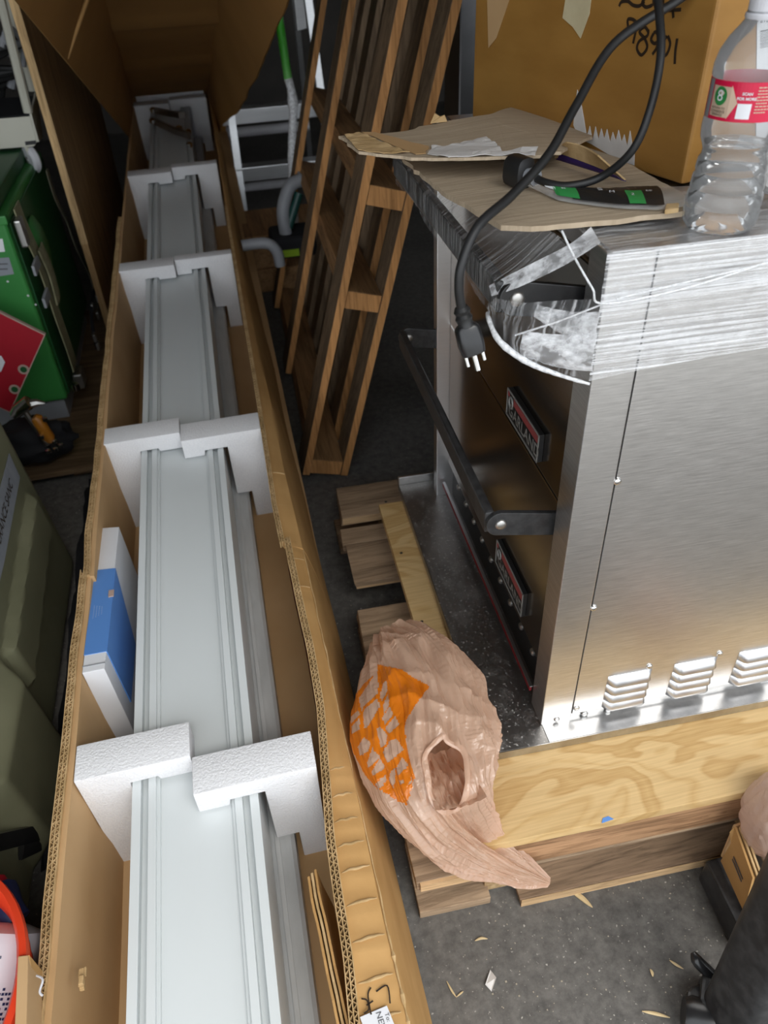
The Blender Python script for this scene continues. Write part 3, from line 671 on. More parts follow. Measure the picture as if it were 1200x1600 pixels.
# handles
for k, zc in enumerate((.787, .519)):
    HM = MT['black_dust'] if k else MT['black_gloss']
    bm = NB(); box(bm, (.2125, .628, zc - .015), (.2235, 1.112, zc + .015)); HD = obj('handle', bm, HM, OVN, bevel=.003)
    for v in (.6215, 1.1125):
        bm = NB(); pts = []
        for a in range(0, 13): an = math.pi / 2 + math.pi * a / 12; pts.append(V((.229 + .0165 * math.cos(an), v, zc + .0165 * math.sin(an))))
        pts += [V((.2975, v, zc - .0300)), V((.2975, v, zc + .0030))]
        prism(bm, pts, (0, .0065, 0)); obj('handle_arm', bm, HM, HD, bevel=.001)
        bm = NB(); lathe(bm, [(.0072, 0), (.0070, .0012), (.005, .003), (.002, .0037), (0, .0038)], (.2295, v if v < 1 else v, zc), 16, Matrix.Rotation(math.pi / 2, 3, 'X')); obj('bolt', bm, MT['zinc'], HD, smooth=True)
# nameplates
for k, (z0_, z1_, v1_, v0_) in enumerate(((.553, .5915, .796, .681), (.290, .335, .798, .680))):
    bm = NB(); box(bm, (.2905, v0_, z0_), (.297, v1_, z1_)); NP = obj('nameplate', bm, MT['black'], OVN, bevel=.001)
    bm = NB(); w = .0022
    for a in (((v0_, z0_), (v1_, z0_ + w)), ((v0_, z1_ - w), (v1_, z1_)), ((v0_, z0_), (v0_ + w, z1_)), ((v1_ - w, z0_), (v1_, z1_))): box(bm, (.2896, a[0][0], a[0][1]), (.2906, a[1][0], a[1][1]))
    obj('silver_border', bm, MT['silver_print'], NP)
    bm = NB(); hh = z1_ - z0_; box(bm, (.2897, v0_ + w, z1_ - hh * .33), (.2907, v1_ - .026, z1_ - .003)); box(bm, (.2897, v1_ - .008, z1_ - hh * .24), (.2907, v1_ - .003, z1_ - .003)); obj('red_stripe', bm, MT['dull_red'], NP)
    bm = NB(); text_faces(bm, 'GARLAND', .0235, (.2903, (v0_ + v1_) / 2 - .007, z0_ + hh * .36), V((0, -1, 0)), V((0, 0, 1)), .0006, bold=.0004)
    rg = []
    for a in range(25): an = 2 * math.pi * a / 24; rg.append(V((.2898, v1_ - .016 + .0065 * math.cos(an), z1_ - hh * .36 + .0075 * math.sin(an))))
    tube(bm, rg, .0013, 5, caps=False); obj('lettering', bm, MT['silver_print'], NP)

# ================================================================ stretch film round the top
SW = thing('stretch_wrap', 'clear stretch film pulled round the top of the oven', 'plastic wrap', (.6, .6, .72))
rows = []
for u in arange(.286, .99, 44):
    r = []
    for s in arange(0, 1, 16):
        lowz = sample([(.286, .722), (.34, .727), (.47, .733), (.99, .75)], u); z = lerp(lowz, zt + .003, s)
        r.append(V((u, OVV - .0025 - .0020 * abs(nz((u * .8, z * 14, 1), 7)) - .0012 * nz((u * 3, z * 50, 2), 1), z)))
    rows.append(r)
bm = NB(); shell(bm, rows, .0003); obj('side_film', bm, MT['film_h'], SW, smooth=True)
rows = [[V((lerp(.286, .99, s), lerp(OVV - .004, .70, t), zt + .0035 + .002 * nz((s * 8, t * 4, 0), 3))) for t in arange(0, 1, 10)] for s in arange(0, 1, 30)]
bm = NB(); shell(bm, rows, .0003); obj('top_film', bm, MT['film_top'], SW, smooth=True)
# film tented from the oven top out over the upper handle
def hz_(t): return V((.2105 - .0015 * math.sin(t * 9), lerp(.615, 1.06, t), .805))
rows = []
for t in arange(0, 1, 34):
    a = V((.262, lerp(.60, 1.08, t), zt + .004)); h = V((.2095, lerp(.618, 1.08, t), .804)); h2 = V((.2095, lerp(.622, 1.08, t), .773 - .004 * math.sin(t * 14)))
    rr = []
    for s in arange(0, 1, 8): p = a.lerp(h, s); p.z -= .003 * math.sin(s * math.pi); p.x += .002 * nz((t * 22, s * 2, 0), 1); rr.append(p)
    rr.append(h2); rows.append(rr)
bm = NB(); shell(bm, rows, .0003); obj('front_film', bm, MT['film_f'], SW, smooth=True)
# lower swag: from the handle's near end back to the corner post
nearh = [V((.209, .640, .770)), V((.2085, .615, .787)), V((.212, .612, .806)), V((.235, .605, .825)), V((.262, .595, .840))]
def swag(k): return None
rows = []
for t in arange(0, 1, 20):
    bot = spline([V((.2085, .640, .765)), V((.222, .606, .744)), V((.250, .590, .730)), V((.287, .5715, .722))], 8); top = spline([V((.2095, .625, .789)), V((.23, .606, .790)), V((.262, .59, .795)), V((.288, .5715, .80))], 8)
    i = int(round(t * (len(bot) - 1))); b0, t0_ = bot[i], top[i]
    rows.append([b0.lerp(t0_, s) + V((-.003 * math.sin(s * math.pi) + .002 * nz((t * 9, s * 9, 5), 1), .002 * nz((t * 12, s * 12, 2), 1), 0)) for s in arange(0, 1, 12)])
bm = NB(); shell(bm, rows, .0003); obj('corner_film', bm, MT['film_f'], SW, smooth=True)
rope = spline([V((.216, .66, .760)), V((.2075, .636, .766)), V((.212, .612, .752)), V((.235, .597, .735)), V((.262, .583, .725)), V((.287, .5695, .719))], 8)
bm = NB(); tube(bm, rope, [.0012 + .0018 * math.sin(math.pi * i / (len(rope) - 1)) + .0007 * nz(p, 140) for i, p in enumerate(rope)], 10); obj('rolled_hem', bm, MT['film_rope'], SW, smooth=True)
band = [spline([V((.2085, .640, .795)), V((.232, .622, .815)), V((.268, .606, .8385)), V((.292, .62, .846))], 8), spline([V((.2085, .632, .788)), V((.229, .612, .803)), V((.262, .594, .826)), V((.289, .592, .842))], 8)]
bm = NB(); shell(bm, [[a.lerp(b_, s) + V((0, 0, .0012 * nz((s * 40, a.x * 3, 0), 1))) for s in arange(0, 1, 10)] for a, b_ in zip(*band)], .0004); obj('stretched_band', bm, MT['film_d'], SW, smooth=True)
for (A_, B_, w0, w1, sag) in (((.245, .608, .779), (.289, .5705, .772), .006, .017, .003), ((.232, .603, .752), (.289, .5700, .752), .012, .020, .004)):
    A_, B_ = V(A_), V(B_); rows = []
    for t in arange(0, 1, 16):
        c = A_.lerp(B_, t); c.z -= sag * math.sin(t * math.pi); w = lerp(w0, w1, t)
        rows.append([c + V((-.004 * math.cos(a) + .0016 * nz((t * 14, a, 3), 1), -.003 * math.cos(a) + .0015 * nz((t * 14, a, 8), 1), w * math.sin(a))) for a in arange(-1.5, 1.5, 9)])
    bm = NB(); shell(bm, rows, .0004); obj('gathered_film', bm, MT['film_d'], SW, smooth=True)
rope = spline([V((.262, .612, .848)), V((.268, .597, .832)), V((.281, .579, .808)), V((.289, .5695, .797)), V((.36, .5685, .802)), V((.45, .5685, .82))], 8)
bm = NB(); tube(bm, rope, .0010, 8); obj('twisted_cord_of_film', bm, MT['film_rope'], SW, smooth=True)
for (a, b_) in (((.226, .61, .757), (.288, .5705, .796)), ((.30, .5695, .80), (.60, .5690, .868 - .03))):
    bm = NB(); tube(bm, [V(a), V(a).lerp(V(b_), .5) + V((0, -.001, -.001)), V(b_)], .0009, 6); obj('film_strand', bm, MT['film_rope'], SW)

# ================================================================ things on the oven top
ZT = zt + .0045
def sheet_from_px(pix, zf, n=10): pass
def card_sheet(name, outline, zf, th, mat, label, cat, par=None, rag=.004, cuts=7, seed=0):
    """flat torn board from an outline in oven coordinates, dense enough to curl"""
    pts = []
    for i, a in enumerate(outline):
        b_ = outline[(i + 1) % len(outline)]; n = max(2, int((V(b_) - V(a)).length / .012))
        for k in range(n):
            p = V((*a, 0)).lerp(V((*b_, 0)), k / n); r_ = rag * (1 if k else .3)
            p += V((nz((p.x * 90, p.y * 90, seed), 1), nz((p.x * 90, p.y * 90, seed + 4), 1), 0)) * r_; pts.append(p)
    bm = NB(); f = bm.faces.new([bm.verts.new(p) for p in pts]); bmesh.ops.triangulate(bm, faces=[f]); bmesh.ops.subdivide_edges(bm, edges=bm.edges[:], cuts=2, use_grid_fill=True)
    bmesh.ops.beautify_fill(bm, faces=bm.faces[:], edges=bm.edges[:])
    for v in bm.verts: v.co.z = zf(v.co.x, v.co.y)
    r = bmesh.ops.extrude_face_region(bm, geom=bm.faces[:])
    for v in [g for g in r['geom'] if isinstance(g, bmesh.types.BMVert)]: v.co.z += th
    o = obj(name, bm, mat, par)
    if label: tag(o, label, cat)
    return o
q = lambda x, y, z: tuple(ov_z(x, y, z)[:2])
zs1 = ZT + .004
low = [q(782, 358, .846), q(830, 362, .846), q(940, 352, .846), q(1068, 338, .846), (.40, .66), (.40, .95), (.22, .99), (.183, .90), q(690, 300, .846), q(745, 335, .846)]
card_sheet('cardboard_sheet', low, lambda x, y: zs1 + .0015 * nz((x * 8, y * 8, 0), 1) - max(0, .24 - x) * .06, .0045, MT['card_pale'], 'flat pale corrugated cardboard sheet with torn edges, overhanging the oven front', 'cardboard')
zh = .872
up = [q(530, 212, zh), q(560, 236, zh), q(660, 243, zh), q(760, 247, zh), q(845, 244, zh), q(875, 236, zh), (.40, .86), (.385, 1.05), q(765, 180, zh), q(690, 186, zh), q(600, 203, zh)]
UP = thing('torn_cardboard', 'torn brown cardboard flap with white paper peeling, lying above the pale sheet', 'cardboard', (.3, .95, .85))
def upz(x, y): return .868 + .006 * nz((x * 7, y * 7, 2), 1) - max(0, x - .30) * .12
card_sheet('board', up, upz, .003, MT['card_pale'], None, None, UP, rag=.006, seed=3)
def patch(name, pix, zf, mat, par, dz=.0008, th=.0006, seed=1, lift=0):
    o = card_sheet(name, [q(x, y, zh) for x, y in pix], lambda a, b_: zf(a, b_) + dz + lift * abs(nz((a * 60, b_ * 60, seed), 1)), th, mat, None, None, par, rag=.003, seed=seed); return o
patch('white_paper', [(668, 238), (675, 222), (700, 222), (760, 212), (775, 225), (785, 240), (840, 236), (836, 246), (700, 246)], upz, MT['paper'], UP, .0035, seed=5, lift=.004)
patch('grey_liner', [(565, 205), (585, 204), (670, 222), (665, 236), (650, 238)], upz, MT['card_in'], UP, .0036, seed=6)
patch('torn_edge', [(538, 212), (560, 207), (640, 236), (600, 240), (560, 236)], upz, MT['card_edge'], UP, .0034, seed=7, lift=.003)
c = V((*q(685, 189, zh), zh - .002)); bm = NB(); prism(bm, [c + V(k) for k in ((-.010, 0, 0), (.011, .002, 0), (.008, .003, .007), (.002, .001, .006), (-.004, .002, .010), (-.007, 0, .006))], (.001, .003, 0)); obj('torn_tuft', bm, MT['card_edge'], UP)
# curled purple/tan flap against the box
rows = []
for t in arange(0, 1, 14):
    a = ov_z(lerp(868, 978, t), lerp(246, 280, t), .856); b_ = ov_z(lerp(885, 935, t), lerp(222, 242, t) - 4 * math.sin(t * 3), .876)
    rows.append([a.lerp(b_, s) + V((0, 0, .004 * math.sin(s * 3) * (1 - t))) for s in arange(0, 1, 6)])
bm = NB(); shell(bm, rows, .0015); FL = obj('torn_flap', bm, MT['card_edge'], UP, smooth=True)
bm = NB(); shell(bm, [[r[0] + V((0, -.0015, -.0012)), r[0].lerp(r[2], .5) + V((0, -.0035, -.0035)), r[2] + V((0, -.003, -.004))] for r in rows], .0006); obj('purple_underside', bm, MT['purple'], UP)
# big carton
BB = thing('brown_box', 'large scuffed brown carton with black handwriting standing on the oven', 'box', (.5, .9, ZT))
BZ = ZT + .0005
a = V((.318, 1.085, BZ)); b_ = V((.428, .716, BZ)); d1 = (b_ - a).normalized(); d2 = V((-d1.y, d1.x, 0)); c = b_ + d2 * .42; d = a + d2 * .42
H_ = V((0, 0, .36))
bm = NB(); hexa(bm, [a, b_, c, d, a + H_, b_ + H_, c + H_, d + H_]); obj('carton', bm, MT['box_brown'], BB, bevel=.004, seg=3)
BN = V((d1.y, -d1.x, 0)); 
if BN.x > 0: BN = -BN
wp = lambda x, y: OVI @ on_plane(x, y, OV @ b_, OV.to_3x3() @ BN)
A_ = d1; B_ = V((0, 0, 1))
def face_st(lines): return [[((wp(x, y) - b_).dot(A_), (wp(x, y) - b_).dot(B_)) for x, y in ln] for ln in lines]
L = [[(968, 10), (972, 3), (982, 2), (990, 8), (1000, 9), (1008, 2)], [(1010, -4), (1004, 4), (1010, 11), (1020, 8)], [(1022, -10), (1022, 9)], [(1023, 4), (1029, -2), (1033, 8)], [(1037, -4), (1037, 26)], [(1032, 14), (1044, 12)], [(1050, -10), (1053, 28)], [(1044, 16), (1065, 15)],
     [(983, 46), (982, 30), (995, 36), (990, 68)], [(1014, 50), (1008, 42), (1000, 50), (1008, 60), (1012, 74), (1003, 86), (996, 76), (1000, 64), (1012, 56), (1014, 46)], [(1022, 52), (1018, 62), (1024, 68), (1030, 60), (1026, 50), (1022, 52)], [(1029, 58), (1027, 74), (1020, 85)], [(1043, 56), (1035, 70), (1036, 86), (1043, 84), (1048, 68), (1044, 56)], [(1059, 60), (1056, 80), (1055, 100)]]
bm = NB(); strokes(bm, face_st(L), .0030, b_, A_, B_, .0007 if A_.cross(B_).dot(BN) > 0 else -.0007); obj('handwriting', bm, MT['ink'], BB)
def face_poly(pix, off): return [wp(x, y) + BN * off for x, y in pix]
bm = NB(); prism(bm, face_poly([(885, -4), (925, -4), (922, 22), (908, 60), (896, 42), (880, 28)], .0005), BN * .0006); obj('tape_scrap', bm, MT['mask_tape'], BB)
bm = NB()
random.seed(11); teeth = []
for k in range(17): x = 918 + k * 4.5; teeth.append((x, 206 + k * .9 + (random.uniform(-16, -6) if k % 2 else random.uniform(4, 12))))
prism(bm, face_poly([(897, 195), (900, 160), (903, 140), (908, 156), (911, 172), (914, 190)] + teeth + [(993, 222), (992, 258), (975, 252), (950, 240), (925, 225), (905, 215)], .0005), BN * .0006)
obj('torn_paper_scar', bm, MT['paper'], BB)
bm = NB(); prism(bm, face_poly([(762, 0), (800, -10), (776, 60), (764, 75)], .0005), BN * .0004); obj('painted_tape_sheen', bm, MT['mask_tape'] if False else MT['card_in'], BB)  # glossy highlight of the tape painted as a flat pale patch
# sticker on the right-hand face
sp = lambda x, y: OVI @ on_plane(x, y, OV @ b_, OV.to_3x3() @ V((-d2.y, d2.x, 0)))
SN = -d1 * -1.0; SN = d1
bm = NB(); prism(bm, [sp(x, y) + SN * .0006 for x, y in ((1182, -20), (1230, -30), (1230, 215), (1180, 215))], SN * .0006); STK = obj('shipping_label', bm, MT['white_card'], BB)
bm = NB()
for k in range(13):
    y = 48 + k * 2.2; w = random.choice((.8, 1.4, .6)); 
    prism(bm, [sp(x, yy) + SN * .0014 for x, yy in ((1186, y), (1200, y - 3), (1200, y - 3 + w), (1186, y + w))], SN * .0002)
for (y, s) in ((12, 'ETA'), (30, 'a1a'), (178, '3-')): text_faces(bm, s, .008, sp(1193, y) + SN * .0014, d2, V((0, 0, 1)), .0002)
obj('label_print', bm, MT['grey_ink'], STK)
# crumpled white film beside the bottle
bm = NB(); bmesh.ops.create_icosphere(bm, subdivisions=4, radius=1.0)
c = V((.520, .655, ZT + .026))
for v in bm.verts:
    d = v.co.copy(); k = 1 + .35 * nz(d, 2.2, 3) + .18 * nz(d, 6, 1); v.co = V((d.x * .055 * k, d.y * .035 * k, max(-.0255, d.z * .030 * k))) + c
tag(obj('crumpled_wrap', bm, MT['soft_white'], smooth=True), 'crumpled white plastic wrap on the oven beside the bottle', 'plastic wrap')
# pouch
rows = []
for t in arange(0, 1, 24):
    a = ov_z(lerp(800, 1095, t), sample([(0, 283), (.12, 295), (.5, 297), (1, 290)], t), ZT + .012); b_ = ov_z(lerp(815, 1100, t), sample([(0, 287), (.2, 313), (.5, 325), (.75, 327), (1, 318)], t), ZT + .011)
    rows.append([a.lerp(b_, s) + V((0, 0, .005 * math.sin(s * math.pi) + .001 * nz((t * 9, s * 5, 0), 1))) for s in arange(0, 1, 8)])
PO = thing('clear_pouch', 'clear plastic pouch with a black and green printed card inside, lying on cardboard', 'pouch', V(rows[12][4]) - V((0, 0, .004)))
bm = NB(); shell(bm, rows, .0004); obj('pouch_film', bm, MT['zipbag'], PO, smooth=True)
def pou(t, s): 
    i = min(max(t, 0), 1) * 24; j = min(max(s, 0), 1) * 8; i0, j0 = min(int(i), 23), min(int(j), 7); fi, fj = i - i0, j - j0
    return rows[i0][j0].lerp(rows[i0 + 1][j0], fi).lerp(rows[i0][j0 + 1].lerp(rows[i0 + 1][j0 + 1], fi), fj) + V((0, -.0008, .0022))
def pou_patch(name, t0, t1, s0, s1, mat, par, dz=.0, sk=0):
    bm = NB(); n = 12
    for k in range(n):
        a, b_ = lerp(t0, t1, k / n), lerp(t0, t1, (k + 1) / n); w = .06 * math.sin(a * 37) if sk else 0
        for j in range(6):
            y0, y1 = lerp(s0 + w, s1, j / 6), lerp(s0 + w, s1, (j + 1) / 6); quad(bm, *[pou(x + .02 * j / 6, y) + V((0, 0, dz)) for x, y in ((a, y0), (b_, y0), (b_ + .0033, y1), (a + .0033, y1))])
    return obj(name, bm, mat, par)
cd = pou_patch('printed_card', .26, .76, .10, .95, MT['black'], PO, 0, 1)
pou_patch('green_block', .17, .30, .12, .92, MT['green_print'], cd, .0003); pou_patch('green_block', .57, .66, .50, .94, MT['green_print'], cd, .0004); pou_patch('white_block', .12, .18, .15, .7, MT['white_card'], cd, .0003)
bm = NB()
for (t, s, tx, sz) in ((.44, .5, 'S', .012), (.50, .6, 'M', .007), (.61, .68, '2', .007), (.70, .55, 'EE', .006), (.24, .6, 'aa', .005)):
    p = pou(t, s); ux = (pou(t + .03, s) - p).normalized(); uy = (pou(t, s - .1) - p).normalized(); text_faces(bm, tx, sz, p + V((0, 0, .0006)), ux, uy, .0003)
obj('card_print', bm, MT['white_ink'], cd)
bm = NB(); c = ov_z(1048, 332, ZT + .008)
prism(bm, [c + V(k) for k in ((-.008, -.004, 0), (.004, -.006, .001), (.008, .002, .003), (-.002, .006, .002))], (0, .001, .004)); tag(obj('cardboard_shred', bm, MT['card_edge'], bevel=.001), 'torn shred of pale cardboard lying beside the bottle', 'cardboard')
# bottle
bb = ov_z(1121, 352, ZT); BO = thing('water_bottle', 'clear ribbed plastic water bottle with red label and white cap', 'bottle', (bb.x, bb.y, ZT))
HB_ = .205
cen = V((bb.x, bb.y, ZT + .0005))
prof = [(0, .003), (.015, .002), (.0265, 0), (.0300, .005), (.0308, .014), (.0294, .0165), (.0305, .0195), (.0300, .0275), (.0286, .030), (.0296, .033), (.0288, .0410), (.0272, .0435), (.0282, .0465), (.0274, .0540), (.0258, .0565), (.0255, .0610), (.0268, .0650), (.0292, .0705), (.0300, .0780), (.0296, .0850), (.0290, .0860), (.0290, .1137), (.0298, .1155), (.0296, .1220), (.0275, .1310), (.0225, .1400), (.0165, .1475), (.0140, .1510), (.0136, .157)]
def fl(a, z): return 1 + (.012 * abs(math.sin(a * 4)) if z < .03 else (.006 * math.sin(a * 3 + z * 40)))
inner = [(max(r - .0009, 0), z + (.001 if i < 3 else 0)) for i, (r, z) in enumerate(prof)][::-1]
bm = NB(); lathe(bm, prof, cen, 48, closed=True, mod=fl)
rings = None
obj('bottle_wall', bm, MT['pet'], BO, smooth=True)
wp_ = [(max(r - .0014, 0), z + .0015) for r, z in prof if z < .066]
bm = NB(); lathe(bm, wp_, cen, 40, mod=fl); obj('water', bm, MT['water'], BO, smooth=True)
bm = NB(); lathe(bm, [(.0133, .1555), (.0137, .1565), (.0137, .1695), (.0130, .1705), (0, .1705)], cen, 40, mod=lambda a, z: 1 + (.02 * (math.sin(a * 30) > 0) if z > .157 else 0)); CP = obj('cap', bm, MT['white_pl'], BO)
bm = NB(); lathe(bm, [(.0142, .1512), (.0148, .1520), (.0148, .1545), (.0142, .1552), (.0, .1552)], cen, 40); obj('cap_ring', bm, MT['white_pl'], CP, smooth=True)
LR = .0294
LZ = lambda z: .0864 + (z - .121) * .955
def lab(a, z, dr=0): return cen + V(((LR + dr) * math.cos(a), (LR + dr) * math.sin(a), LZ(z)))
bm = NB(); n = 64
for k in range(n): a0, a1 = 2 * math.pi * k / n, 2 * math.pi * (k + 1) / n; quad(bm, lab(a0, .121), lab(a1, .121), lab(a1, .1495), lab(a0, .1495))
LB = obj('label_band', bm, MT['label_red'], BO, smooth=True)
camdir = OVI @ C0 - cen; ac = math.atan2(camdir.y, camdir.x)
def lpatch(name, x0, x1, z0, z1, mat, par, dr=.0002, pts=None):
    bm = NB(); m = 10
    if pts:
        prism(bm, [lab(ac + x / LR, z, dr) for x, z in pts], V((math.cos(ac), math.sin(ac), 0)) * .0001)
    else:
        for k in range(m): a0, a1 = lerp(x0, x1, k / m), lerp(x0, x1, (k + 1) / m); quad(bm, lab(ac + a0 / LR, z0, dr), lab(ac + a1 / LR, z0, dr), lab(ac + a1 / LR, z1, dr), lab(ac + a0 / LR, z1, dr))
    return obj(name, bm, mat, par)
# x grows to the viewer's right when angle grows (seen from outside, bottle faces the lens)
lpatch('tan_panel', -.029, -.012, .1235, .1455, MT['tan_print'], LB); lpatch('tan_arrow', 0, 0, 0, 0, MT['tan_print'], LB, .0003, [(-.0122, .1225), (-.0060, .1345), (-.0122, .1470)])
lpatch('landscape_print', -.038, -.0305, .1215, .149, MT['grey_plastic'], LB); lpatch('white_panel', -.0055, .0045, .1235, .1345, MT['white_card'], LB)
bm = NB(); rg = [(-.0205 + .0058 * math.cos(x), .1385 + .0068 * math.sin(x)) for x in arange(0, 2 * math.pi, 24)[:-1]]
bm.faces.new([bm.verts.new(lab(ac + x / LR, z, .0005)) for x, z in rg]); obj('green_disc', bm, MT['green_print'], LB)
bm = NB()
def lw(x0, z0, dr=.0008): return lambda x, y: lab(ac + (x0 + x) / LR, z0 + y, dr)
text_faces(bm, '8', .0115, (0, 0, 0), (1, 0, 0), (0, 1, 0), warp=lw(-.0205, .1385)); text_faces(bm, 'SCAN', .0028, (0, 0, 0), (1, 0, 0), (0, 1, 0), warp=lw(0, .1415), bold=.0001); text_faces(bm, 'FOR MORE', .0028, (0, 0, 0), (1, 0, 0), (0, 1, 0), warp=lw(0, .1380), bold=.0001)
obj('white_lettering', bm, MT['white_ink'], LB)
bm = NB(); text_faces(bm, 'CONSERVE', .0026, (0, 0, 0), (1, 0, 0), (0, 1, 0), warp=lw(-.0205, .1274)); text_faces(bm, 'SPRINGS', .0026, (0, 0, 0), (1, 0, 0), (0, 1, 0), warp=lw(-.0205, .1250)); text_faces(bm, 'RETURN TO', .0022, (0, 0, 0), (1, 0, 0), (0, 1, 0), warp=lw(-.0205, .1299))
obj('dark_lettering', bm, MT['ink'], LB)
bm = NB()
for k in range(9):
    z = .1455 - k * .0022; x1 = .0215 - .003 * (k % 3)
    for j in range(5): a0, a1 = lerp(.0070, x1, j / 5), lerp(.0070, x1, (j + .82) / 5); quad(bm, lab(ac + a0 / LR, z, .0004), lab(ac + a1 / LR, z, .0004), lab(ac + a1 / LR, z + .0009, .0004), lab(ac + a0 / LR, z + .0009, .0004))
obj('small_print', bm, MT['tan_print'], LB)

# ================================================================ black power cord
CD = thing('extension_cord', 'black power cord hanging over the oven front with plug dangling', 'cord', (.27, .75, .85))
def ovp(x, y, d):   # a point at a given distance along the optical axis
    r = ray(x, y); return OVI @ (C0 + r * (d / FPX))
path1 = [ovp(1110, -40, .66), ovp(1060, 0, .66), ovp(960, 68, .66), ovp(900, 165, .65), ovp(858, 240, .64), ovp(800, 305, .625), ovp(748, 352, .608), ovp(722, 410, .61), ovp(717, 450, .62), ovp(722, 488, .635)]
bm = NB(); tube(bm, spline(path1, 10), .0040, 12); obj('cable', bm, MT['black'], CD, smooth=True)
path2 = [ovp(1020, -50, .64), ovp(1030, 20, .63), ovp(1032, 90, .63), ovp(1016, 170, .64), ovp(988, 235, .66), ovp(940, 276, .69), ovp(890, 290, .695), ovp(852, 285, .705), ovp(828, 272, .72)]
bm = NB(); tube(bm, spline(path2, 10), .0036, 12); obj('cable', bm, MT['black'], CD, smooth=True)
e0, e1 = ovp(838, 278, .712), ovp(794, 262, .735); dd = (e1 - e0).normalized()
bm = NB(); tube(bm, [e0, e0 + dd * .008, e0 + dd * .0085, e0 + dd * .014], [.0075, .0075, .006, .006], 14); obj('strain_relief', bm, MT['grey_plastic'], CD, smooth=True)
bm = NB(); tube(bm, [e0 + dd * .012, e0 + dd * .014, e0 + dd * .034, e0 + dd * .036], [.010, .013, .0125, .011], 16, sq=(1.1, .85, .6)); obj('connector', bm, MT['black'], CD, smooth=True)
g0, g1 = ovp(722, 486, .635), ovp(738, 545, .65); gd = (g1 - g0).normalized()
bm = NB(); tube(bm, [g0 + gd * s for s in (-.004, .0, .003, .006, .010, .014)], [.0055, .0075, .0062, .0078, .0066, .008], 12); obj('plug_boot', bm, MT['black'], CD, smooth=True)
bm = NB(); tube(bm, [g0 + gd * s for s in (.012, .015, .030, .038, .039)], [.008, .0105, .0112, .010, .008], 16, sq=(1.0, .75, .5)); obj('plug_body', bm, MT['black_gloss'], CD, smooth=True)
sx = gd.cross(V((0, 1, 0))).normalized()
for k, (o_, l) in enumerate(((-.0075, .010), (0, .016), (.0078, .009))):
    bm = NB(); s = g0 + gd * .038 + sx * o_; tube(bm, [s, s + gd * l], .0016 if k != 1 else .0024, 8); obj('prong', bm, MT['chrome'], CD, smooth=True)
FRAME.pop()
# ================================================================ leaning pallet
LP = thing('wooden_pallet', 'brown wooden pallet standing on its side, leaning right behind the carton', 'pallet', (.15, 1.95, 0))
pa = V((.275, 0, .961)).normalized(); pb = V((pa.z, 0, -pa.x)); pc = V((.05, 1, 0)).normalized()
P0 = V((.100, 1.462, .030))
def pal(a, b, c): return P0 + pa * a + pb * b + pc * c
def pbox(name, a0, a1, b0, b1, c0, c1, mat, bev=.0015):
    bm = NB(); hexa(bm, [pal(a, b, c) for a, b, c in ((a0, b0, c0), (a0, b1, c0), (a0, b1, c1), (a0, b0, c1), (a1, b0, c0), (a1, b1, c0), (a1, b1, c1), (a1, b0, c1))])
    return obj(name, bm, mat, LP, bevel=bev)
TOPA = 1.24
for c, w in ((0, .095), (.515, .095), (.99, .09)):
    o = pbox('deck_board', -.005, TOPA, 0, .018, c, c + w, MT['wood_pal']); pbox('sawn_edge', -.003, TOPA, .0008, .0172, c - .0012, c + .0004, MT['wood_pal_e'], 0)
for c, w in ((.0, .09), (.16, .09), (.32, .09), (.50, .09), (.66, .09), (.83, .09), (.99, .09)):
    o = pbox('deck_board', .0, TOPA, .093, .111, c, c + w, MT['wood_pal'])
    if c < .2: pbox('sawn_edge', .002, TOPA, .0938, .1102, c - .0012, c + .0004, MT['wood_pal_e'], 0)
for a in (.0, .415, .625, 1.06):
    pbox('stringer', a, a + .038, .0182, .0928, .004, 1.08, MT['wood_pal_x']); pbox('sawn_end', a + .001, a + .037, .019, .092, .0025, .0042, MT['wood_pal_e'], 0)

# ================================================================ things behind the carton, right of the lid
LD = thing('step_ladder', 'aluminium step ladder standing behind the carton with flat treads and round rungs', 'ladder', (.32, 3.6, 0))
def rail(x0, y0, x1, y1, z1, w, name='rail'):
    bm = NB(); tube(bm, [V((x0, y0, .004)), V((x1, y1, z1))], 1, 4, sq=(w, .018, 1), up=(1, 0, 0)); obj(name, bm, MT['alu'], LD)
rail(.13, 3.32, .18, 3.60, 1.6, .02); rail(.53, 3.32, .48, 3.60, 1.6, .02); rail(.13, 4.05, .18, 3.66, 1.55, .016, 'rear_rail'); rail(.53, 4.05, .48, 3.66, 1.55, .016, 'rear_rail')
for (p, y) in ((172, 3.46), (263, 3.38)):
    z = on_y(390, p, y).z
    bm = NB(); box(bm, (.105, y - .03, z - .045), (.51, y + .05, z + .010)); obj('tread', bm, MT['alu'], LD, bevel=.003)
for (p, y) in ((205, 3.90), (293, 3.98)):
    z = on_y(390, p, y).z
    bm = NB(); tube(bm, [V((.09, y, z)), V((.52, y, z))], .022, 12); obj('rung', bm, MT['white_pl'], LD, smooth=True)  # white colour stands in for light falling on the aluminium rungs
PO2 = thing('pole_tool', 'upright pole with a bright green sleeve and plastic wrapping, beside the ladder', 'pole', on_y(458, 372, 2.62))
a_, b_, c_, d_2 = on_y(436, 20, 2.62), on_y(442, 58, 2.62), on_y(450, 122, 2.62), on_y(462, 378, 2.62)
bm = NB(); tube(bm, [a_ + (a_ - b_) * 4, c_], .013, 12); obj('sleeve', bm, MT['lime_tube'], PO2, smooth=True)
pts = spline([c_, c_.lerp(d_2, .15) + V((.012, 0, 0)), c_.lerp(d_2, .5), d_2], 8)
bm = NB(); tube(bm, pts, [.012 + .008 * abs(nz(p, 30)) for p in pts], 12); obj('wrapped_shaft', bm, MT['film_rope'], PO2, smooth=True)
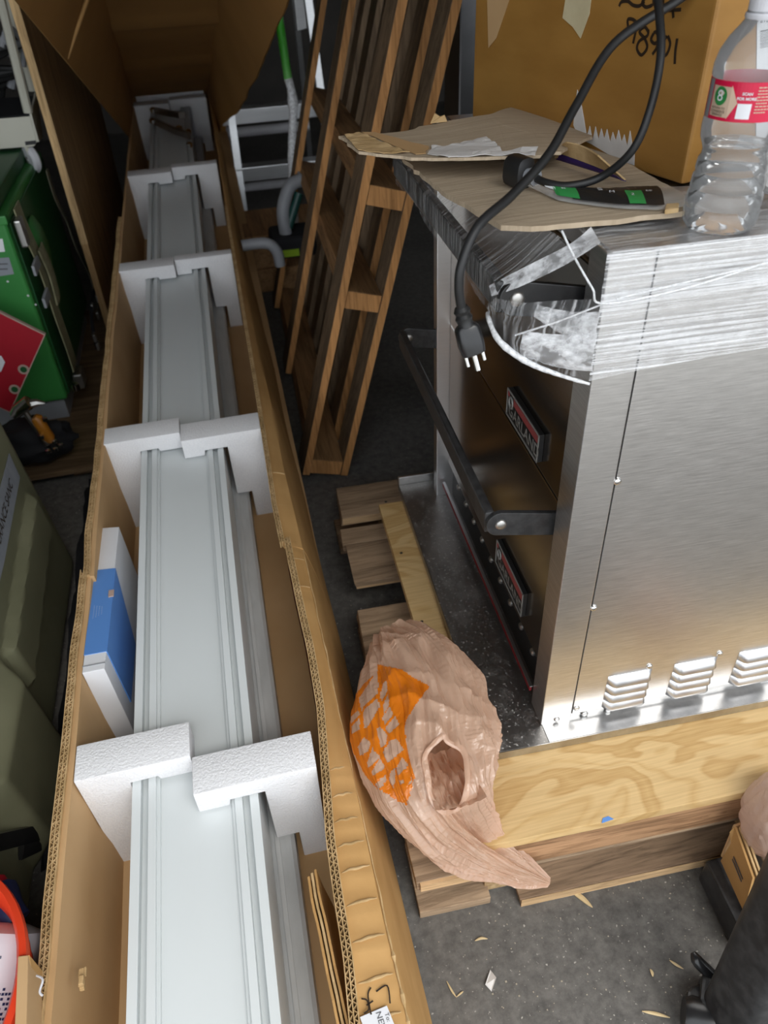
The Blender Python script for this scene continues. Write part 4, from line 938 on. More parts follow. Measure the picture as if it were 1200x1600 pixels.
# steel upright panel behind the oven, wide frame to the left of it
bm = NB(); x0 = on_y(716, 180, 1.62).x; x1 = on_y(757, 180, 1.62).x; box(bm, (x0, 1.62, 0), (x1, 1.72, 1.9)); tag(obj('steel_upright', bm, steel('dull_steel_upright', (.26, .26, .27), .4, (1, 1, 2), .1), bevel=.004), 'tall dull grey steel upright behind the oven', 'post')
p = on_y(470, 40, 2.9); bm = NB(); prism(bm, [on_y(x, y, 2.75) for x, y in ((452, -60), (468, -60), (480, 45), (465, 50))], (0, .05, 0)); tag(obj('metal_rail', bm, MT['alu'], bevel=.003), 'short pale metal rail hanging above the green sleeve', 'rail')
# cordless tool on a timber stack
zt_ = .235
TS = thing('timber_stack', 'small stack of pale timber offcuts behind the carton', 'timber', (.2, 2.45, 0))
for k, (x0, x1, y0, y1, z0, z1) in enumerate(((.095, .40, 2.62, 2.92, .185, .215), (.105, .19, 2.65, 2.86, .09, .185), (.30, .38, 2.65, 2.86, .09, .185), (.10, .40, 2.64, 2.90, .05, .09), (.11, .39, 2.66, 2.74, .0, .05), (.11, .39, 2.8, 2.88, .0, .05))):
    bm = NB(); box(bm, (x0, y0, z0), (x1, y1, z1)); obj('offcut', bm, MT['wood_pal_x'], TS, bevel=.003)
TO = thing('power_tool', 'black cordless power tool with a grey curved handle and lime lettering', 'tool', (.25, 2.42, .2155))
bm = NB(); box(bm, (.165, 2.36, .2155), (.305, 2.50, .285)); obj('motor_body', bm, MT['dark'], TO, bevel=.018, seg=3)
bm = NB(); tube(bm, spline([V((.215, 2.40, .270)), V((.215, 2.41, .35)), V((.245, 2.42, .415)), V((.285, 2.43, .43))], 6), [.020] * 18 + [.026], 12); obj('handle', bm, MT['grey_plastic'], TO, smooth=True)
bm = NB(); tube(bm, [V((.225, 2.405, .30)), V((.272, 2.42, .395))], .014, 10); obj('trigger_guard', bm, MT['teal'], TO, smooth=True)
bm = NB(); text_faces(bm, 'PRO', .045, V((.235, 2.3585, .243)), V((.9, 0, -.35)), V((.35, 0, .9)), .001, bold=.001) if False else box(bm, (.175, 2.357, .225), (.245, 2.3605, .247)); obj('lime_label', bm, MT['lime'], TO)
bm = NB(); tube(bm, spline([on_y(378, 384, 2.2), on_y(415, 380, 2.2), on_y(432, 392, 2.2), on_y(438, 415, 2.2)], 6), .016, 12); tag(obj('plastic_pipe', bm, MT['grey_plastic'], smooth=True), 'bent pale grey plastic pipe beside the carton', 'pipe')

# ================================================================ left side: plywood, green box, case, tub
bm = NB(); box(bm, (-.378, 2.285, .02), (-.360, 3.55, 1.16)); PW = tag(obj('plywood_board', bm, MT['ply_l'], bevel=.001), 'brown plywood sheet standing on edge between carton and green box', 'plywood')
bm = NB(); box(bm, (-.379, 2.2835, .36), (-.359, 2.2853, 1.16)); obj('sawn_edge', bm, MT['ply_le'], PW)
GX = -.452
GB = thing('green_tool_chest', 'green steel tool chest with stickers and a strap across its side', 'tool chest', (-.75, 2.2, .06))
bm = NB(); box(bm, (-1.15, 1.86, .105), (GX, 2.52, .565)); obj('body', bm, MT['green'], GB, bevel=.010, seg=3)
bm = NB(); box(bm, (GX + .0002, 1.885, .11), (GX + .004, 2.50, .55)); obj('side_skin', bm, MT['green_d'], GB, bevel=.002)  # side covered in a darker green than the chest body
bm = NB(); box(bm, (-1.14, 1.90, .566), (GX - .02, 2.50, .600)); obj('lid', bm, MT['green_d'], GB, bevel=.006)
bm = NB(); box(bm, (-1.16, 1.852, .555), (GX + .006, 1.875, .575)); obj('lid_rim', bm, MT['green'], GB, bevel=.003)
bm = NB(); box(bm, (-1.13, 1.88, .045), (GX - .015, 2.50, .1045)); obj('plinth', bm, MT['grey_plastic'], GB)
bm = NB(); 
for a in arange(0, 2 * math.pi, 24): pass
lathe(bm, [(.0, .0), (.075, .0), (.08, .006), (.06, .016), (0, .018)], V((GX + .004, 2.07, .43)), 28, Matrix.Rotation(math.pi / 2, 3, 'Y')); obj('round_boss', bm, MT['green'], GB, smooth=True)
fy = 1.8595
g = lambda x, y: on_y(x, y, fy)
bm = NB(); prism(bm, [g(*p) for p in ((-30, 405), (14, 402), (22, 428), (-30, 436))], (0, -.0008, 0)); s1_ = obj('grey_sticker', bm, MT['tape'], GB)
bm = NB(); 
for y in (412, 420): prism(bm, [g(x, yy) + V((0, -.001, 0)) for x, yy in ((-20, y), (12, y - 1), (12, y + 1), (-20, y + 2))], (0, -.0004, 0))
obj('sticker_lines', bm, MT['grey_ink'], s1_)
bm = NB(); prism(bm, [g(*p) for p in ((-30, 375), (4, 373), (8, 393), (-30, 396))], (0, -.0008, 0)); obj('white_sticker', bm, MT['white_card'], GB)
for q in ((12, 440), (44, 462), (56, 476)):
    bm = NB(); lathe(bm, [(.0028, 0), (.002, .0006), (0, .0007)], g(*q), 6, Matrix.Rotation(math.pi / 2, 3, 'X')); obj('paint_chip', bm, MT['white_pl'], GB)
# strap with ratchet on the side of the chest
ST = thing('ratchet_strap', 'khaki webbing strap with metal buckles hanging beside the green chest', 'strap', (GX + .02, 2.0, .15))
sx_ = GX + .02
sp_ = [on_x(*q, sx_) for q in ((24, 320), (36, 352), (58, 400), (72, 440), (88, 490), (104, 535), (116, 572))]
for i, (a, b_) in enumerate(((0, 2), (2, 6))):
    pts = spline(sp_[a:b_ + 1], 6); bm = NB(); prev = None
    rows = [[p + V((0, -.036, 0)), p, p + V((0, .036, 0))] for p in pts]; shell(bm, rows, .003); obj('webbing', bm, MT['strap'], ST)
pts = [on_x(*q, sx_ + .008) for q in ((61, 385), (78, 425), (90, 470))]; bm = NB(); shell(bm, [[p + V((0, -.032, 0)), p + V((.002, 0, 0)), p + V((0, .032, 0))] for p in spline(pts, 5)], .004); obj('webbing_loop', bm, MT['strap'], ST)
for q in ((56, 415), (72, 465)):
    bm = NB(); c = on_x(*q, sx_ + .004); box(bm, c - V((.003, .038, .012)), c + V((.004, .038, .012))); obj('keeper', bm, MT['grey_plastic'], ST, bevel=.002)
c = on_x(124, 588, sx_ + .004); bm = NB(); box(bm, c - V((.012, .03, .024)), c + V((.012, .026, .020)), M=None); obj('buckle', bm, MT['zinc'], ST, bevel=.005)
c = on_x(34, 362, sx_ + .006); bm = NB(); box(bm, c - V((.006, .022, .03)), c + V((.008, .02, .03))); obj('ratchet', bm, MT['zinc'], ST, bevel=.004)
c = on_x(118, 604, sx_ + .012); bm = NB(); lathe(bm, [(0, -.008), (.010, -.008), (.010, .008), (0, .008)], c, 12); obj('roller', bm, MT['chrome'], ST, smooth=True)
# second dark strap and chain further right
bm = NB(); pts = spline([on_x(*q, -.405) for q in ((72, 265), (86, 310), (104, 345), (118, 385), (140, 430), (152, 480))], 6); shell(bm, [[p + V((0, -.014, 0)), p + V((0, .014, 0))] for p in pts], .003); tag(obj('webbing_strap', bm, pm('dark_khaki_webbing', (.09, .085, .055), .8)), 'dark webbing strap trailing between green chest and plywood', 'strap')
CH = thing('chain_hook', 'dark metal buckle with chain hanging next to the carton', 'chain', on_x(148, 545, -.40))
for q in ((152, 466), (153, 492), (148, 527), (153, 540), (145, 480)):
    c = on_x(*q, -.40); bm = NB(); box(bm, c - V((.004, .012, .012)), c + V((.004, .012, .012))); obj('link', bm, MT['zinc'], CH, bevel=.003)
bm = NB(); tube(bm, spline([on_x(*q, -.402) for q in ((150, 440), (143, 480), (146, 520), (153, 545))], 5), .005, 8); obj('chain_cord', bm, MT['dark'], CH)
# red boards
def plate(name, pix, y, label, holes=()):
    t = thing(name, label, 'board', on_y(pix[0][0], pix[0][1], y) * 1.0)
    bm = NB(); pts = [on_y(*p_, y) for p_ in pix]; prism(bm, pts, (0, .010, 0)); obj('edge_core', bm, MT['plate_edge'], t)
    bm = NB(); c = sum(pts, V((0, 0, 0))) / len(pts); prism(bm, [c + (p - c) * .975 + V((0, -.0006, 0)) for p in pts], (0, .0005, 0)); obj('red_face', bm, MT['red_plate'], t)
    for h in holes:
        for r, dy, m in ((.0125, -.0010, MT['plate_edge']), (.0075, -.0016, MT['green_d'])):
            bm = NB(); lathe(bm, [(r, 0), (r, .0005), (0, .0006)], on_y(*h, y) + V((0, dy, 0)), 18, Matrix.Rotation(math.pi / 2, 3, 'X')); obj('hole_rim' if r > .01 else 'hole', bm, m, t)
    return t
RP = plate('red_board', [(-60, 458), (71, 523), (16, 645), (-110, 590)], 1.74, 'red board with two drilled holes leaning on the green chest', ((37, 577), (23, 608)))
bm = NB(); prism(bm, [on_y(*p_, 1.738) for p_ in ((-8, 556), (2, 556), (8, 566), (2, 580), (-8, 584))], (0, -.0006, 0)); obj('white_letter', bm, MT['white_card'], RP)
plate('red_board', [(20, 668), (56, 681), (44, 712), (18, 720)], 1.70, 'small red board corner showing low behind the olive case')
# hammer and pliers in a dark tool bag
TBG = thing('tool_bag', 'dark cloth tool bag below the red board', 'bag', (-.47, 1.6, .06))
bm = NB(); bmesh.ops.create_icosphere(bm, subdivisions=4, radius=1)
for v in bm.verts: d = v.co.copy(); k = 1 + .25 * nz(d, 2.5, 1); v.co = V((-.53 + d.x * .11 * k, 1.68 + d.y * .06 * k, max(.062, .105 + d.z * .055 * k)))
obj('cloth_body', bm, MT['dark'], TBG, smooth=True)
HM_ = thing('claw_hammer', 'steel hammer lying on the dark tool bag', 'hammer', on_y(55, 660, 1.66))
hp = lambda x, y, yy=1.62: on_y(x, y, yy)
bm = NB(); tube(bm, [hp(22, 650), hp(30, 640), hp(46, 628), hp(48, 627)], [.010, .016, .016, .010], 10); obj('head', bm, MT['chrome'], HM_, smooth=True)
bm = NB(); tube(bm, [hp(45, 632), hp(58, 629), hp(70, 630)], [.012, .009, .003], 8); obj('claw', bm, MT['zinc'], HM_, smooth=True)
bm = NB(); tube(bm, [hp(38, 642), hp(58, 670), hp(74, 695)], .007, 8); obj('shaft', bm, MT['zinc'], HM_, smooth=True)
SD = thing('screwdriver', 'amber-handled tool beside the hammer', 'screwdriver', hp(68, 665, 1.60))
bm = NB(); tube(bm, [hp(53, 652, 1.6), hp(58, 655, 1.6), hp(76, 683, 1.6), hp(80, 690, 1.6)], [.010, .014, .014, .008], 10); obj('handle', bm, MT['amber'], SD, smooth=True)
bm = NB(); tube(bm, [hp(79, 688, 1.6), hp(86, 700, 1.6)], .006, 8); obj('ferrule', bm, MT['black'], SD)
for i, q in enumerate(((65, 682), (70, 655), (85, 690), (95, 696), (76, 705), (87, 702))):
    c = hp(*q, 1.585); bm = NB(); lathe(bm, [(0, -.006), (.006, -.004), (.006, .004), (0, .006)], c, 8); tag(obj('metal_bit', bm, MT['chrome'], smooth=True), 'small bright metal bit lying on the dark tool bag', 'bit', 'loose bits on the tool bag')
bm = NB(); box(bm, (-1.1, 1.62, .030), (-.335, 2.60, .0445)); tag(obj('shelf_board', bm, MT['wood_dim'], bevel=.002), 'dark wooden board the green chest stands on', 'board')
for x in (-.42, -.9):
    bm = NB(); box(bm, (x - .03, 1.66, .0), (x + .03, 1.74, .0298)); tag(obj('support_block', bm, MT['wood_dim']), 'dark wooden block under the board, ' + ('near the carton' if x > -.5 else 'far left'), 'block')
# cream cart standing on the chest
CR = thing('cream_trolley', 'cream metal trolley with white uprights and a white caster above the green chest', 'trolley', (-.7, 2.4, .66))
ty = 2.36
cq = lambda x, y, yy=ty: on_y(x, y, yy)
bm = NB(); prism(bm, [cq(*p_) for p_ in ((-160, 195), (46, 179), (58, 222), (53, 229), (-160, 245))], (0, .008, 0)); obj('front_panel', bm, MT['cream'], CR, bevel=.002)
bm = NB(); prism(bm, [cq(46, 178), cq(58, 222), cq(64, 215, ty + .22), cq(55, 140, ty + .22)], (.005, 0, 0)); obj('side_panel', bm, MT['cream'], CR)
bm = NB(); prism(bm, [cq(-160, 195), cq(46, 179), cq(52, 150, ty + .2), cq(-160, 165, ty + .2)], (0, 0, -.004)); obj('tray', bm, MT['dark'], CR)
for (p, q2, yy) in (((44, 176), (-6, -30), ty + .01), ((52, 142), (6, -30), ty + .2)):
    bm = NB(); tube(bm, [cq(*p, yy), cq(*q2, yy)], .012, 8); obj('upright', bm, MT['cream'], CR, smooth=True)
bm = NB(); prism(bm, [cq(*p_) + V((0, -.001, 0)) for p_ in ((39, 221), (56, 219), (57, 225), (40, 227))], (0, -.0006, 0)); obj('dark_badge', bm, MT['black'], CR)
c = cq(49, 249, ty + .02); bm = NB(); lathe(bm, [(0, -.012), (.030, -.012), (.036, -.006), (.036, .006), (.030, .012), (0, .012)], c, 24, Matrix.Rotation(math.radians(35), 3, 'Z') @ Matrix.Rotation(math.pi / 2, 3, 'Y')); WHL = obj('caster_wheel', bm, MT['white_pl'], CR, smooth=True)
bm = NB(); lathe(bm, [(0, -.016), (.008, -.016), (.008, .016), (0, .016)], c, 12, Matrix.Rotation(math.radians(35), 3, 'Z') @ Matrix.Rotation(math.pi / 2, 3, 'Y')); obj('hub', bm, MT['zinc'], WHL)
bm = NB(); tube(bm, [c + V((-.02, -.01, .045)), c + V((.0, -.014, .036)), c + V((.006, -.016, 0))], .007, 6); obj('caster_fork', bm, MT['cream'], CR)
# coils of dark cable above the trolley
for k in range(9):
    random.seed(20 + k); yy = 2.42 + .03 * k
    pts = [on_y(random.uniform(-25, 42), 55 + k * 11 + random.uniform(-18, 18), yy) for _ in range(6)]
    bm = NB(); tube(bm, spline(pts, 6), random.uniform(.007, .012), 8)
    tag(obj('cable_bundle', bm, MT['black'] if k % 3 else MT['grey_plastic'], smooth=True), ('dark cable tangled in the cream trolley' if k % 3 else 'grey cable tangled in the cream trolley'), 'cable', 'cables heaped in the trolley')
bm = NB(); bmesh.ops.create_icosphere(bm, subdivisions=4, radius=1)
for v in bm.verts: d = v.co.copy(); k = 1 + .4 * nz(d, 2.6, 6); v.co = V((-.80 + d.x * .19 * k, 2.64 + d.y * .12 * k, .86 + d.z * .16 * k))
tag(obj('dark_bundle', bm, MT['dark'], smooth=True), 'dark cloth bundle behind the trolley uprights', 'bundle')

# olive case
OC = thing('olive_case', 'olive green moulded plastic case with silver tape and handwriting', 'case', (-.63, .95, 0))
OXc = -.432
def side_x(y, z):
    s = -.05 * (z / .47)   # the side leans back toward the lid
    rib = .012 if (.80 < y < 1.21 and .07 < z < .19) else 0
    rec = -.012 if (.86 < y < 1.15 and .215 < z < .235) else 0
    return OXc + .022 + s * .55 + rib + rec
def smooth_edge(y): return .030 * (1 - min(1, max(0, (1.335 - y) / .05))) ** 2 + .03 * (1 - min(1, max(0, (y - .52) / .05))) ** 2
rows = []
for y in arange(.52, 1.335, 130):
    r = []
    for z in arange(.004, .475, 90):
        e = smooth_edge(y) + .03 * (1 - min(1, (.478 - z) / .04)) ** 2 + .02 * (1 - min(1, z / .03)) ** 2
        ribw = 0
        d1_ = max(abs(y - 1.06) - .185, abs(z - .185 - (y - 1.06) * .08) - .042); ribw = .016 * max(0, min(1, -d1_ / .010 + .5)); d2_ = max(abs(y - .74) - .10, abs(z - .12) - .09); ribw += .03 * max(0, min(1, -d2_ / .03 + .5))
        r.append(V((OXc + .020 - .035 * z / .47 + ribw - e, y, z)))
    rows.append(r)
bm = NB(); A = [[bm.verts.new(p) for p in r] for r in rows]; n, m = len(A), len(A[0])
for i in range(n - 1):
    for j in range(m - 1): bm.faces.new((A[i][j], A[i][j + 1], A[i + 1][j + 1], A[i + 1][j]))
Bk = [[bm.verts.new((-.86, p.y, p.z)) for p in (r[0], r[-1])] for r in rows]
for i in range(n - 1):
    bm.faces.new((A[i][m - 1], Bk[i][1], Bk[i + 1][1], A[i + 1][m - 1])); bm.faces.new((A[i][0], A[i + 1][0], Bk[i + 1][0], Bk[i][0])); bm.faces.new((Bk[i][0], Bk[i + 1][0], Bk[i + 1][1], Bk[i][1]))
bm.faces.new([v for v in A[0]] + [Bk[0][1], Bk[0][0]]); bm.faces.new([v for v in A[-1]][::-1] + [Bk[-1][0], Bk[-1][1]])
obj('shell', bm, MT['olive'], OC, smooth=True)
cx_ = lambda z: OXc + .0205 - .035 * z / .47
def oc(px, py):   # point on the leaning side
    nrm = V((1, 0, .0745)).normalized(); return on_plane(px, py, (OXc + .0212, 0, 0), nrm)
bm = NB(); prism(bm, [oc(*p_) for p_ in ((14, 708), (31, 746), (6, 880), (-6, 930), (-40, 1080), (-70, 1060), (-20, 840))], (.0006, 0, 0)); TP = obj('tape_strip', bm, MT['tape'], OC)
t0, t1 = oc(-16, 905), oc(20, 735); ta = (t1 - t0).normalized(); tb_ = V((1, 0, .07)).cross(ta).normalized()
if tb_.z < 0: tb_ = -tb_
bm = NB(); text_faces(bm, 'SEVERANCE SANC', .024, t0.lerp(t1, .52) + V((.0012, 0, 0)), ta, tb_, .0006, shear=.3); obj('tape_writing', bm, MT['ink'], TP)
for (q0, q1) in (((-20, 1320), (70, 1298)), ((30, 1330), (70, 1312))):
    bm = NB(); tube(bm, [on_x(*q0, -.415), on_x(*q1, -.398)], .012, 8, sq=(1, .6)); obj('latch', bm, MT['black_gloss'], OC)

# orange-red tub
BC = thing('red_bucket', 'red-orange ribbed plastic tub full of small tools beside the carton', 'bucket', (-.463, .376, 0))
bc = V((-.4655, .372, .001)); 
pr_ = [(.0, .002), (.105, .0), (.115, .006), (.125, .06), (.127, .075), (.133, .13), (.135, .145), (.1405, .20), (.1425, .215), (.1475, .252), (.1535, .256), (.1545, .262), (.1535, .268), (.1475, .270), (.1440, .266), (.138, .21), (.128, .12), (.118, .012), (.0, .010)]
bm = NB(); lathe(bm, pr_, bc, 64); obj('tub_wall', bm, MT['orange_red'], BC, smooth=True)
for k in range(5):
    z = .235 - k * .022; r = .1455 - k * .0045
    bm = NB(); lathe(bm, [(r, z - .004), (r + .0028, z - .002), (r + .0028, z + .002), (r, z + .004)], bc, 64, closed=True); bmesh.ops.delete(bm, geom=[f for f in bm.faces if len(f.verts) > 4], context='FACES'); obj('rib', bm, MT['orange_red'], BC, smooth=True)
JR = thing('plastic_jar', 'cloudy white plastic jar with blue printing lying in the red tub', 'jar', (-.40, .32, .2))
M_ = Matrix.Rotation(math.radians(-62), 3, 'X') @ Matrix.Rotation(math.radians(18), 3, 'Y')
jz = on_z(-10, 1528, .19); M_ = M_ * .80
bm = NB(); lathe(bm, [(0, -.075), (.048, -.075), (.054, -.068), (.054, .045), (.048, .058), (.030, .064), (0, .066)], jz, 40, M_); obj('jar_body', bm, MT['clear_pl'], JR, smooth=True)
bm = NB()
for k in range(3):
    for j in range(6):
        a = math.radians(-130 + j * 11); z = .030 - k * .012
        quad(bm, *[M_ @ V((.0546 * math.cos(a_), .0546 * math.sin(a_), z_)) + jz for a_, z_ in ((a, z), (a + .13, z), (a + .13, z + .0035), (a, z + .0035))])
for j in range(26):
    for k in range(10):
        if random.random() < .3: continue
        a = math.radians(-150 + j * 4.5); z = -.055 + k * .0055
        quad(bm, *[M_ @ V((.0546 * math.cos(a_), .0546 * math.sin(a_), z_)) + jz for a_, z_ in ((a, z), (a + .06, z), (a + .06, z + .003), (a, z + .003))])
obj('blue_print', bm, MT['navy'], JR)
def clampy(name, pts, r, mat, label, cat):
    bm = NB(); tube(bm, spline([V(p) for p in pts], 5), r, 10); return tag(obj(name, bm, mat, smooth=True), label, cat)
b3 = lambda x, y, z: on_z(x, y, z)
clampy('spring_clamp', [b3(6, 1392, .20), b3(14, 1420, .205), b3(26, 1440, .20)], .016, MT['navy'], 'navy plastic clamp jutting out of the red tub', 'clamp')
clampy('spring_clamp', [b3(-10, 1415, .19), b3(12, 1432, .19), b3(22, 1442, .18)], .014, MT['navy'], 'darker navy clamp arm lying under the other clamp in the tub', 'clamp')
clampy('red_grip', [b3(-8, 1382, .19), b3(2, 1400, .19), b3(8, 1418, .185)], .014, MT['red_pl'], 'bright red plastic grip inside the red tub', 'grip')
clampy('yellow_rod', [b3(28, 1440, .20), b3(36, 1454, .20), b3(46, 1470, .195)], .006, MT['yellow'], 'yellow plastic rod inside the red tub', 'rod')
# cut carton in front of the tub
SBX = thing('small_carton', 'small open brown carton corner at the lower left beside the long carton', 'carton', (-.345, .25, .0))
z = .275
e = [on_z(*q, z) for q in ((28, 1494), (44, 1492), (40, 1660), (20, 1660))]
bm = NB(); prism(bm, e, (.0, 0, -.27)); obj('left_wall', bm, MT['card_in'], SBX, bevel=.001)
e2 = [on_z(44, 1493, z), on_z(62, 1518, z - .03), on_z(84, 1560, z - .06)]
rows = [[on_z(44, 1493, .274) , on_z(44, 1493, .274) + V((0, 0, -.2))], [on_z(64, 1515, .262), on_z(64, 1515, .262) + V((0, 0, -.2))], [on_z(86, 1556, .248), on_z(86, 1556, .248) + V((-.002, 0, -.2))], [on_z(90, 1680, .248), on_z(90, 1680, .248) + V((-.002, 0, -.2))]]
bm = NB(); shell(bm, [[V((min(p.x, -.3115), p.y, p.z)) for p in r] for r in rows], .004); obj('flap', bm, MT['card'], SBX)
bm = NB(); c = on_z(62, 1540, .262); tube(bm, spline([c + V((-.004, .010, 0)), c + V((.003, .004, .002)), c + V((.001, -.006, .001)), c + V((.004, -.010, 0))], 5), .0011, 6); obj('white_thread', bm, MT['white_pl'], SBX)

# added dark sheet standing in for the deep shade between case and carton
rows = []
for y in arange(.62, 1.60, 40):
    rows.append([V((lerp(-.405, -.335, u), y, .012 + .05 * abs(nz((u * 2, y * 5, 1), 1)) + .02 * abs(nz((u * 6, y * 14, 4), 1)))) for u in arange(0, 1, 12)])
bm = NB(); shell(bm, rows, .002); tag(obj('gap_shade_sheet', bm, MT['dark'], smooth=True), 'added dark sheet standing in for shade between the olive case and the carton', 'shade sheet')

# ================================================================ plastic shopping bag
BG = thing('shopping_bag', 'crumpled tan plastic shopping bag with orange print, draped over the pallet corner', 'bag', (.19, .55, .11))
axis = [(612, 1000, .235, 42), (632, 1040, .235, 72), (648, 1090, .240, 96), (658, 1140, .238, 104), (668, 1190, .230, 98), (682, 1235, .218, 84), (705, 1278, .196, 58), (745, 1318, .160, 38), (790, 1348, .130, 23), (828, 1366, .112, 15), (858, 1378, .102, 5)]
cl = spline([V(on_z(x, y, z)) for x, y, z, w in axis], 8); hw = spline([V((w * .00088, 0, 0)) for *_, w in axis], 8)
def rdg(x): return 1 - 2 * abs(x)
def bag_pt(i, a, k=1.0):
    """i along the bag, a around it; 0 faces up, positive toward the right of the photograph"""
    i = max(0, min(len(cl) - 1.001, i)); i0 = int(i); f = i - i0
    c = cl[i0].lerp(cl[i0 + 1], f); w = lerp(hw[i0].x, hw[i0 + 1].x, f)
    t = (cl[min(i0 + 2, len(cl) - 1)] - cl[max(i0 - 1, 0)]).normalized(); up = (C0 - c).normalized(); s = t.cross(up).normalized(); n = s.cross(t); n = n if n.z > 0 else -n
    if s.x < 0: s = -s
    dep = lerp(min(w * .8, .052), w * .55, min(1, max(0, (i - 40) / 15)))
    dirv = s * math.sin(a) * w + n * math.cos(a) * dep
    p = c + dirv * k
    sn = math.sin(a); cs = math.cos(a); tail = min(1, max(0, (i - 42) / 14))
    wa = .5 * nz((sn * 1.5, cs * 1.5, i * .09), 1, 9)
    pl_ = rdg(nz((sn * 2.6 + wa, cs * 2.6, i * .035), 1, 1)) * .0095 + rdg(nz((sn * 6.5 + wa, cs * 6.5 - wa, i * .055), 1, 2)) * .0050 + rdg(nz((sn * 14 + wa * 2, cs * 14, i * .10), 1, 3)) * .0020
    cr = rdg(nz((sn * 2.5 - i * .07, cs * 2.5, i * .16), 1, 5)) * .0040 * (1 - tail)
    smooth_left = 1 - .65 * max(0, -sn) * (1 - tail)
    pl_ -= noise.voronoi(V((sn * 2.2 + wa, cs * 2.2, i * .06)))[0][0] * .006 - .004
    p += dirv.normalized() * ((pl_ * (1 + .6 * tail) + cr) * smooth_left - .006) * min(1, w / .045)
    return p
NI = 400; NA = 380
def to_px(c): q = RM.transposed() @ (c - C0); return 600 + FPX * q.x / q.z, 800 + FPX * q.y / q.z
def inside(pt, poly):
    x, y = pt; r = False
    for i in range(len(poly)):
        x0, y0 = poly[i]; x1, y1 = poly[i - 1]
        if (y0 > y) != (y1 > y) and x < (x1 - x0) * (y - y0) / (y1 - y0) + x0: r = not r
    return r
CRP = lambda L: [(540 + x / 6.667, 1020 + y / 6.667) for x, y in L]
ORANGE = CRP([(335, 120), (590, 180), (720, 270), (880, 350), (760, 500), (640, 690), (615, 790), (640, 960), (690, 1190), (720, 1290), (640, 1580), (540, 1540), (320, 1400), (205, 1270), (90, 1050), (30, 850), (25, 640), (90, 460), (190, 330), (290, 240), (335, 215)])
BARE = [CRP(q) for q in ([(300, 235), (335, 215), (345, 420), (190, 560), (170, 620), (140, 480)], [(330, 480), (360, 560), (220, 790), (195, 780), (185, 640), (200, 590)], [(45, 680), (130, 600), (155, 640), (60, 740)], [(65, 770), (150, 680), (150, 800), (70, 850)], [(400, 310), (430, 290), (440, 400), (380, 510), (350, 460)], [(445, 430), (460, 540), (400, 650), (385, 560)], [(460, 560), (500, 640), (410, 760), (380, 680)], [(520, 660), (560, 750), (460, 840), (410, 790)], [(320, 790), (360, 770), (440, 860), (420, 960), (370, 990), (340, 880)], [(470, 910), (540, 900), (610, 1010), (440, 1150), (390, 1030)], [(190, 880), (260, 930), (250, 1010), (160, 1080), (130, 980)], [(290, 970), (300, 1030), (370, 1080), (240, 1210), (225, 1150)], [(360, 1100), (410, 1180), (390, 1220), (290, 1280), (270, 1240)], [(590, 1090), (660, 1170), (550, 1280), (530, 1200)], [(470, 1240), (520, 1200), (520, 1340), (500, 1410), (455, 1330)], [(420, 1270), (430, 1330), (350, 1420), (310, 1370)], [(560, 1330), (610, 1340), (570, 1370)], [(690, 1290), (700, 1350), (640, 1390)])]
HOLE = [(690, 1150), (704, 1160), (722, 1172), (730, 1200), (728, 1240), (712, 1264), (690, 1268), (672, 1246), (664, 1212), (668, 1180)]
GR = [[bag_pt(u / NI * (len(cl) - 1), 2 * math.pi * k / NA) for k in range(NA)] for u in range(NI + 1)]
bm = NB(); bo = NB(); ring = [[bm.verts.new(p) for p in r] for r in GR]; rmap = {}
for u in range(NI):
    for k in range(NA):
        k2 = (k + 1) % NA; P4 = [GR[u][k], GR[u][k2], GR[u + 1][k2], GR[u + 1][k]]; c = (P4[0] + P4[1] + P4[2] + P4[3]) / 4
        nn_ = (P4[1] - P4[0]).cross(P4[3] - P4[0]); ax_ = cl[int(u / NI * (len(cl) - 1))]
        if nn_.dot(c - ax_) < 0: nn_ = -nn_
        vis = nn_.dot(C0 - c) > 0; px = to_px(c)
        if vis and inside(px, HOLE): continue
        bm.faces.new((ring[u][k], ring[u][k2], ring[u + 1][k2], ring[u + 1][k]))
        if vis and px[0] < 680 and px[1] < 1262 and inside(px, ORANGE) and not any(inside(px, q) for q in BARE):
            no = nn_.normalized() * .0007
            vs = []
            for (uu, kk) in ((u, k), (u, k2), (u + 1, k2), (u + 1, k)):
                if (uu, kk) not in rmap: rmap[(uu, kk)] = bo.verts.new(GR[uu][kk] + no)
                vs.append(rmap[(uu, kk)])
            bo.faces.new(vs)
bm.faces.new(ring[0]); bm.faces.new(ring[-1][::-1])
obj('bag_film', bm, MT['bag'], BG, smooth=True)
obj('orange_print', bo, MT['bag_orange'], BG, smooth=True)
def at_px(x, y, d): r = ray(x, y); return C0 + r * (d / FPX)
def skin(px, py):   # where the sight line meets the bag's upper film
    best = None
    for u in range(0, NI, 4):
        for k in list(range(0, NA // 4, 4)) + list(range(3 * NA // 4, NA, 4)):
            x, y = to_px(GR[u][k]); d = (x - px) ** 2 + (y - py) ** 2
            if best is None or d < best[0]: best = (d, GR[u][k])
    return best[1]
rim = spline([skin(x, y) + (C0 - skin(x, y)).normalized() * .003 for x, y in HOLE + HOLE[:1]], 5)
bm = NB(); tube(bm, rim, [.0026 + .0016 * nz(p, 70) for p in rim], 10, caps=False, sq=(.45, 1.25, .9)); obj('handle_loop', bm, MT['bag'], BG, smooth=True)
cen_h = skin(698, 1210) - (C0 - skin(698, 1210)).normalized() * .016
rows = []
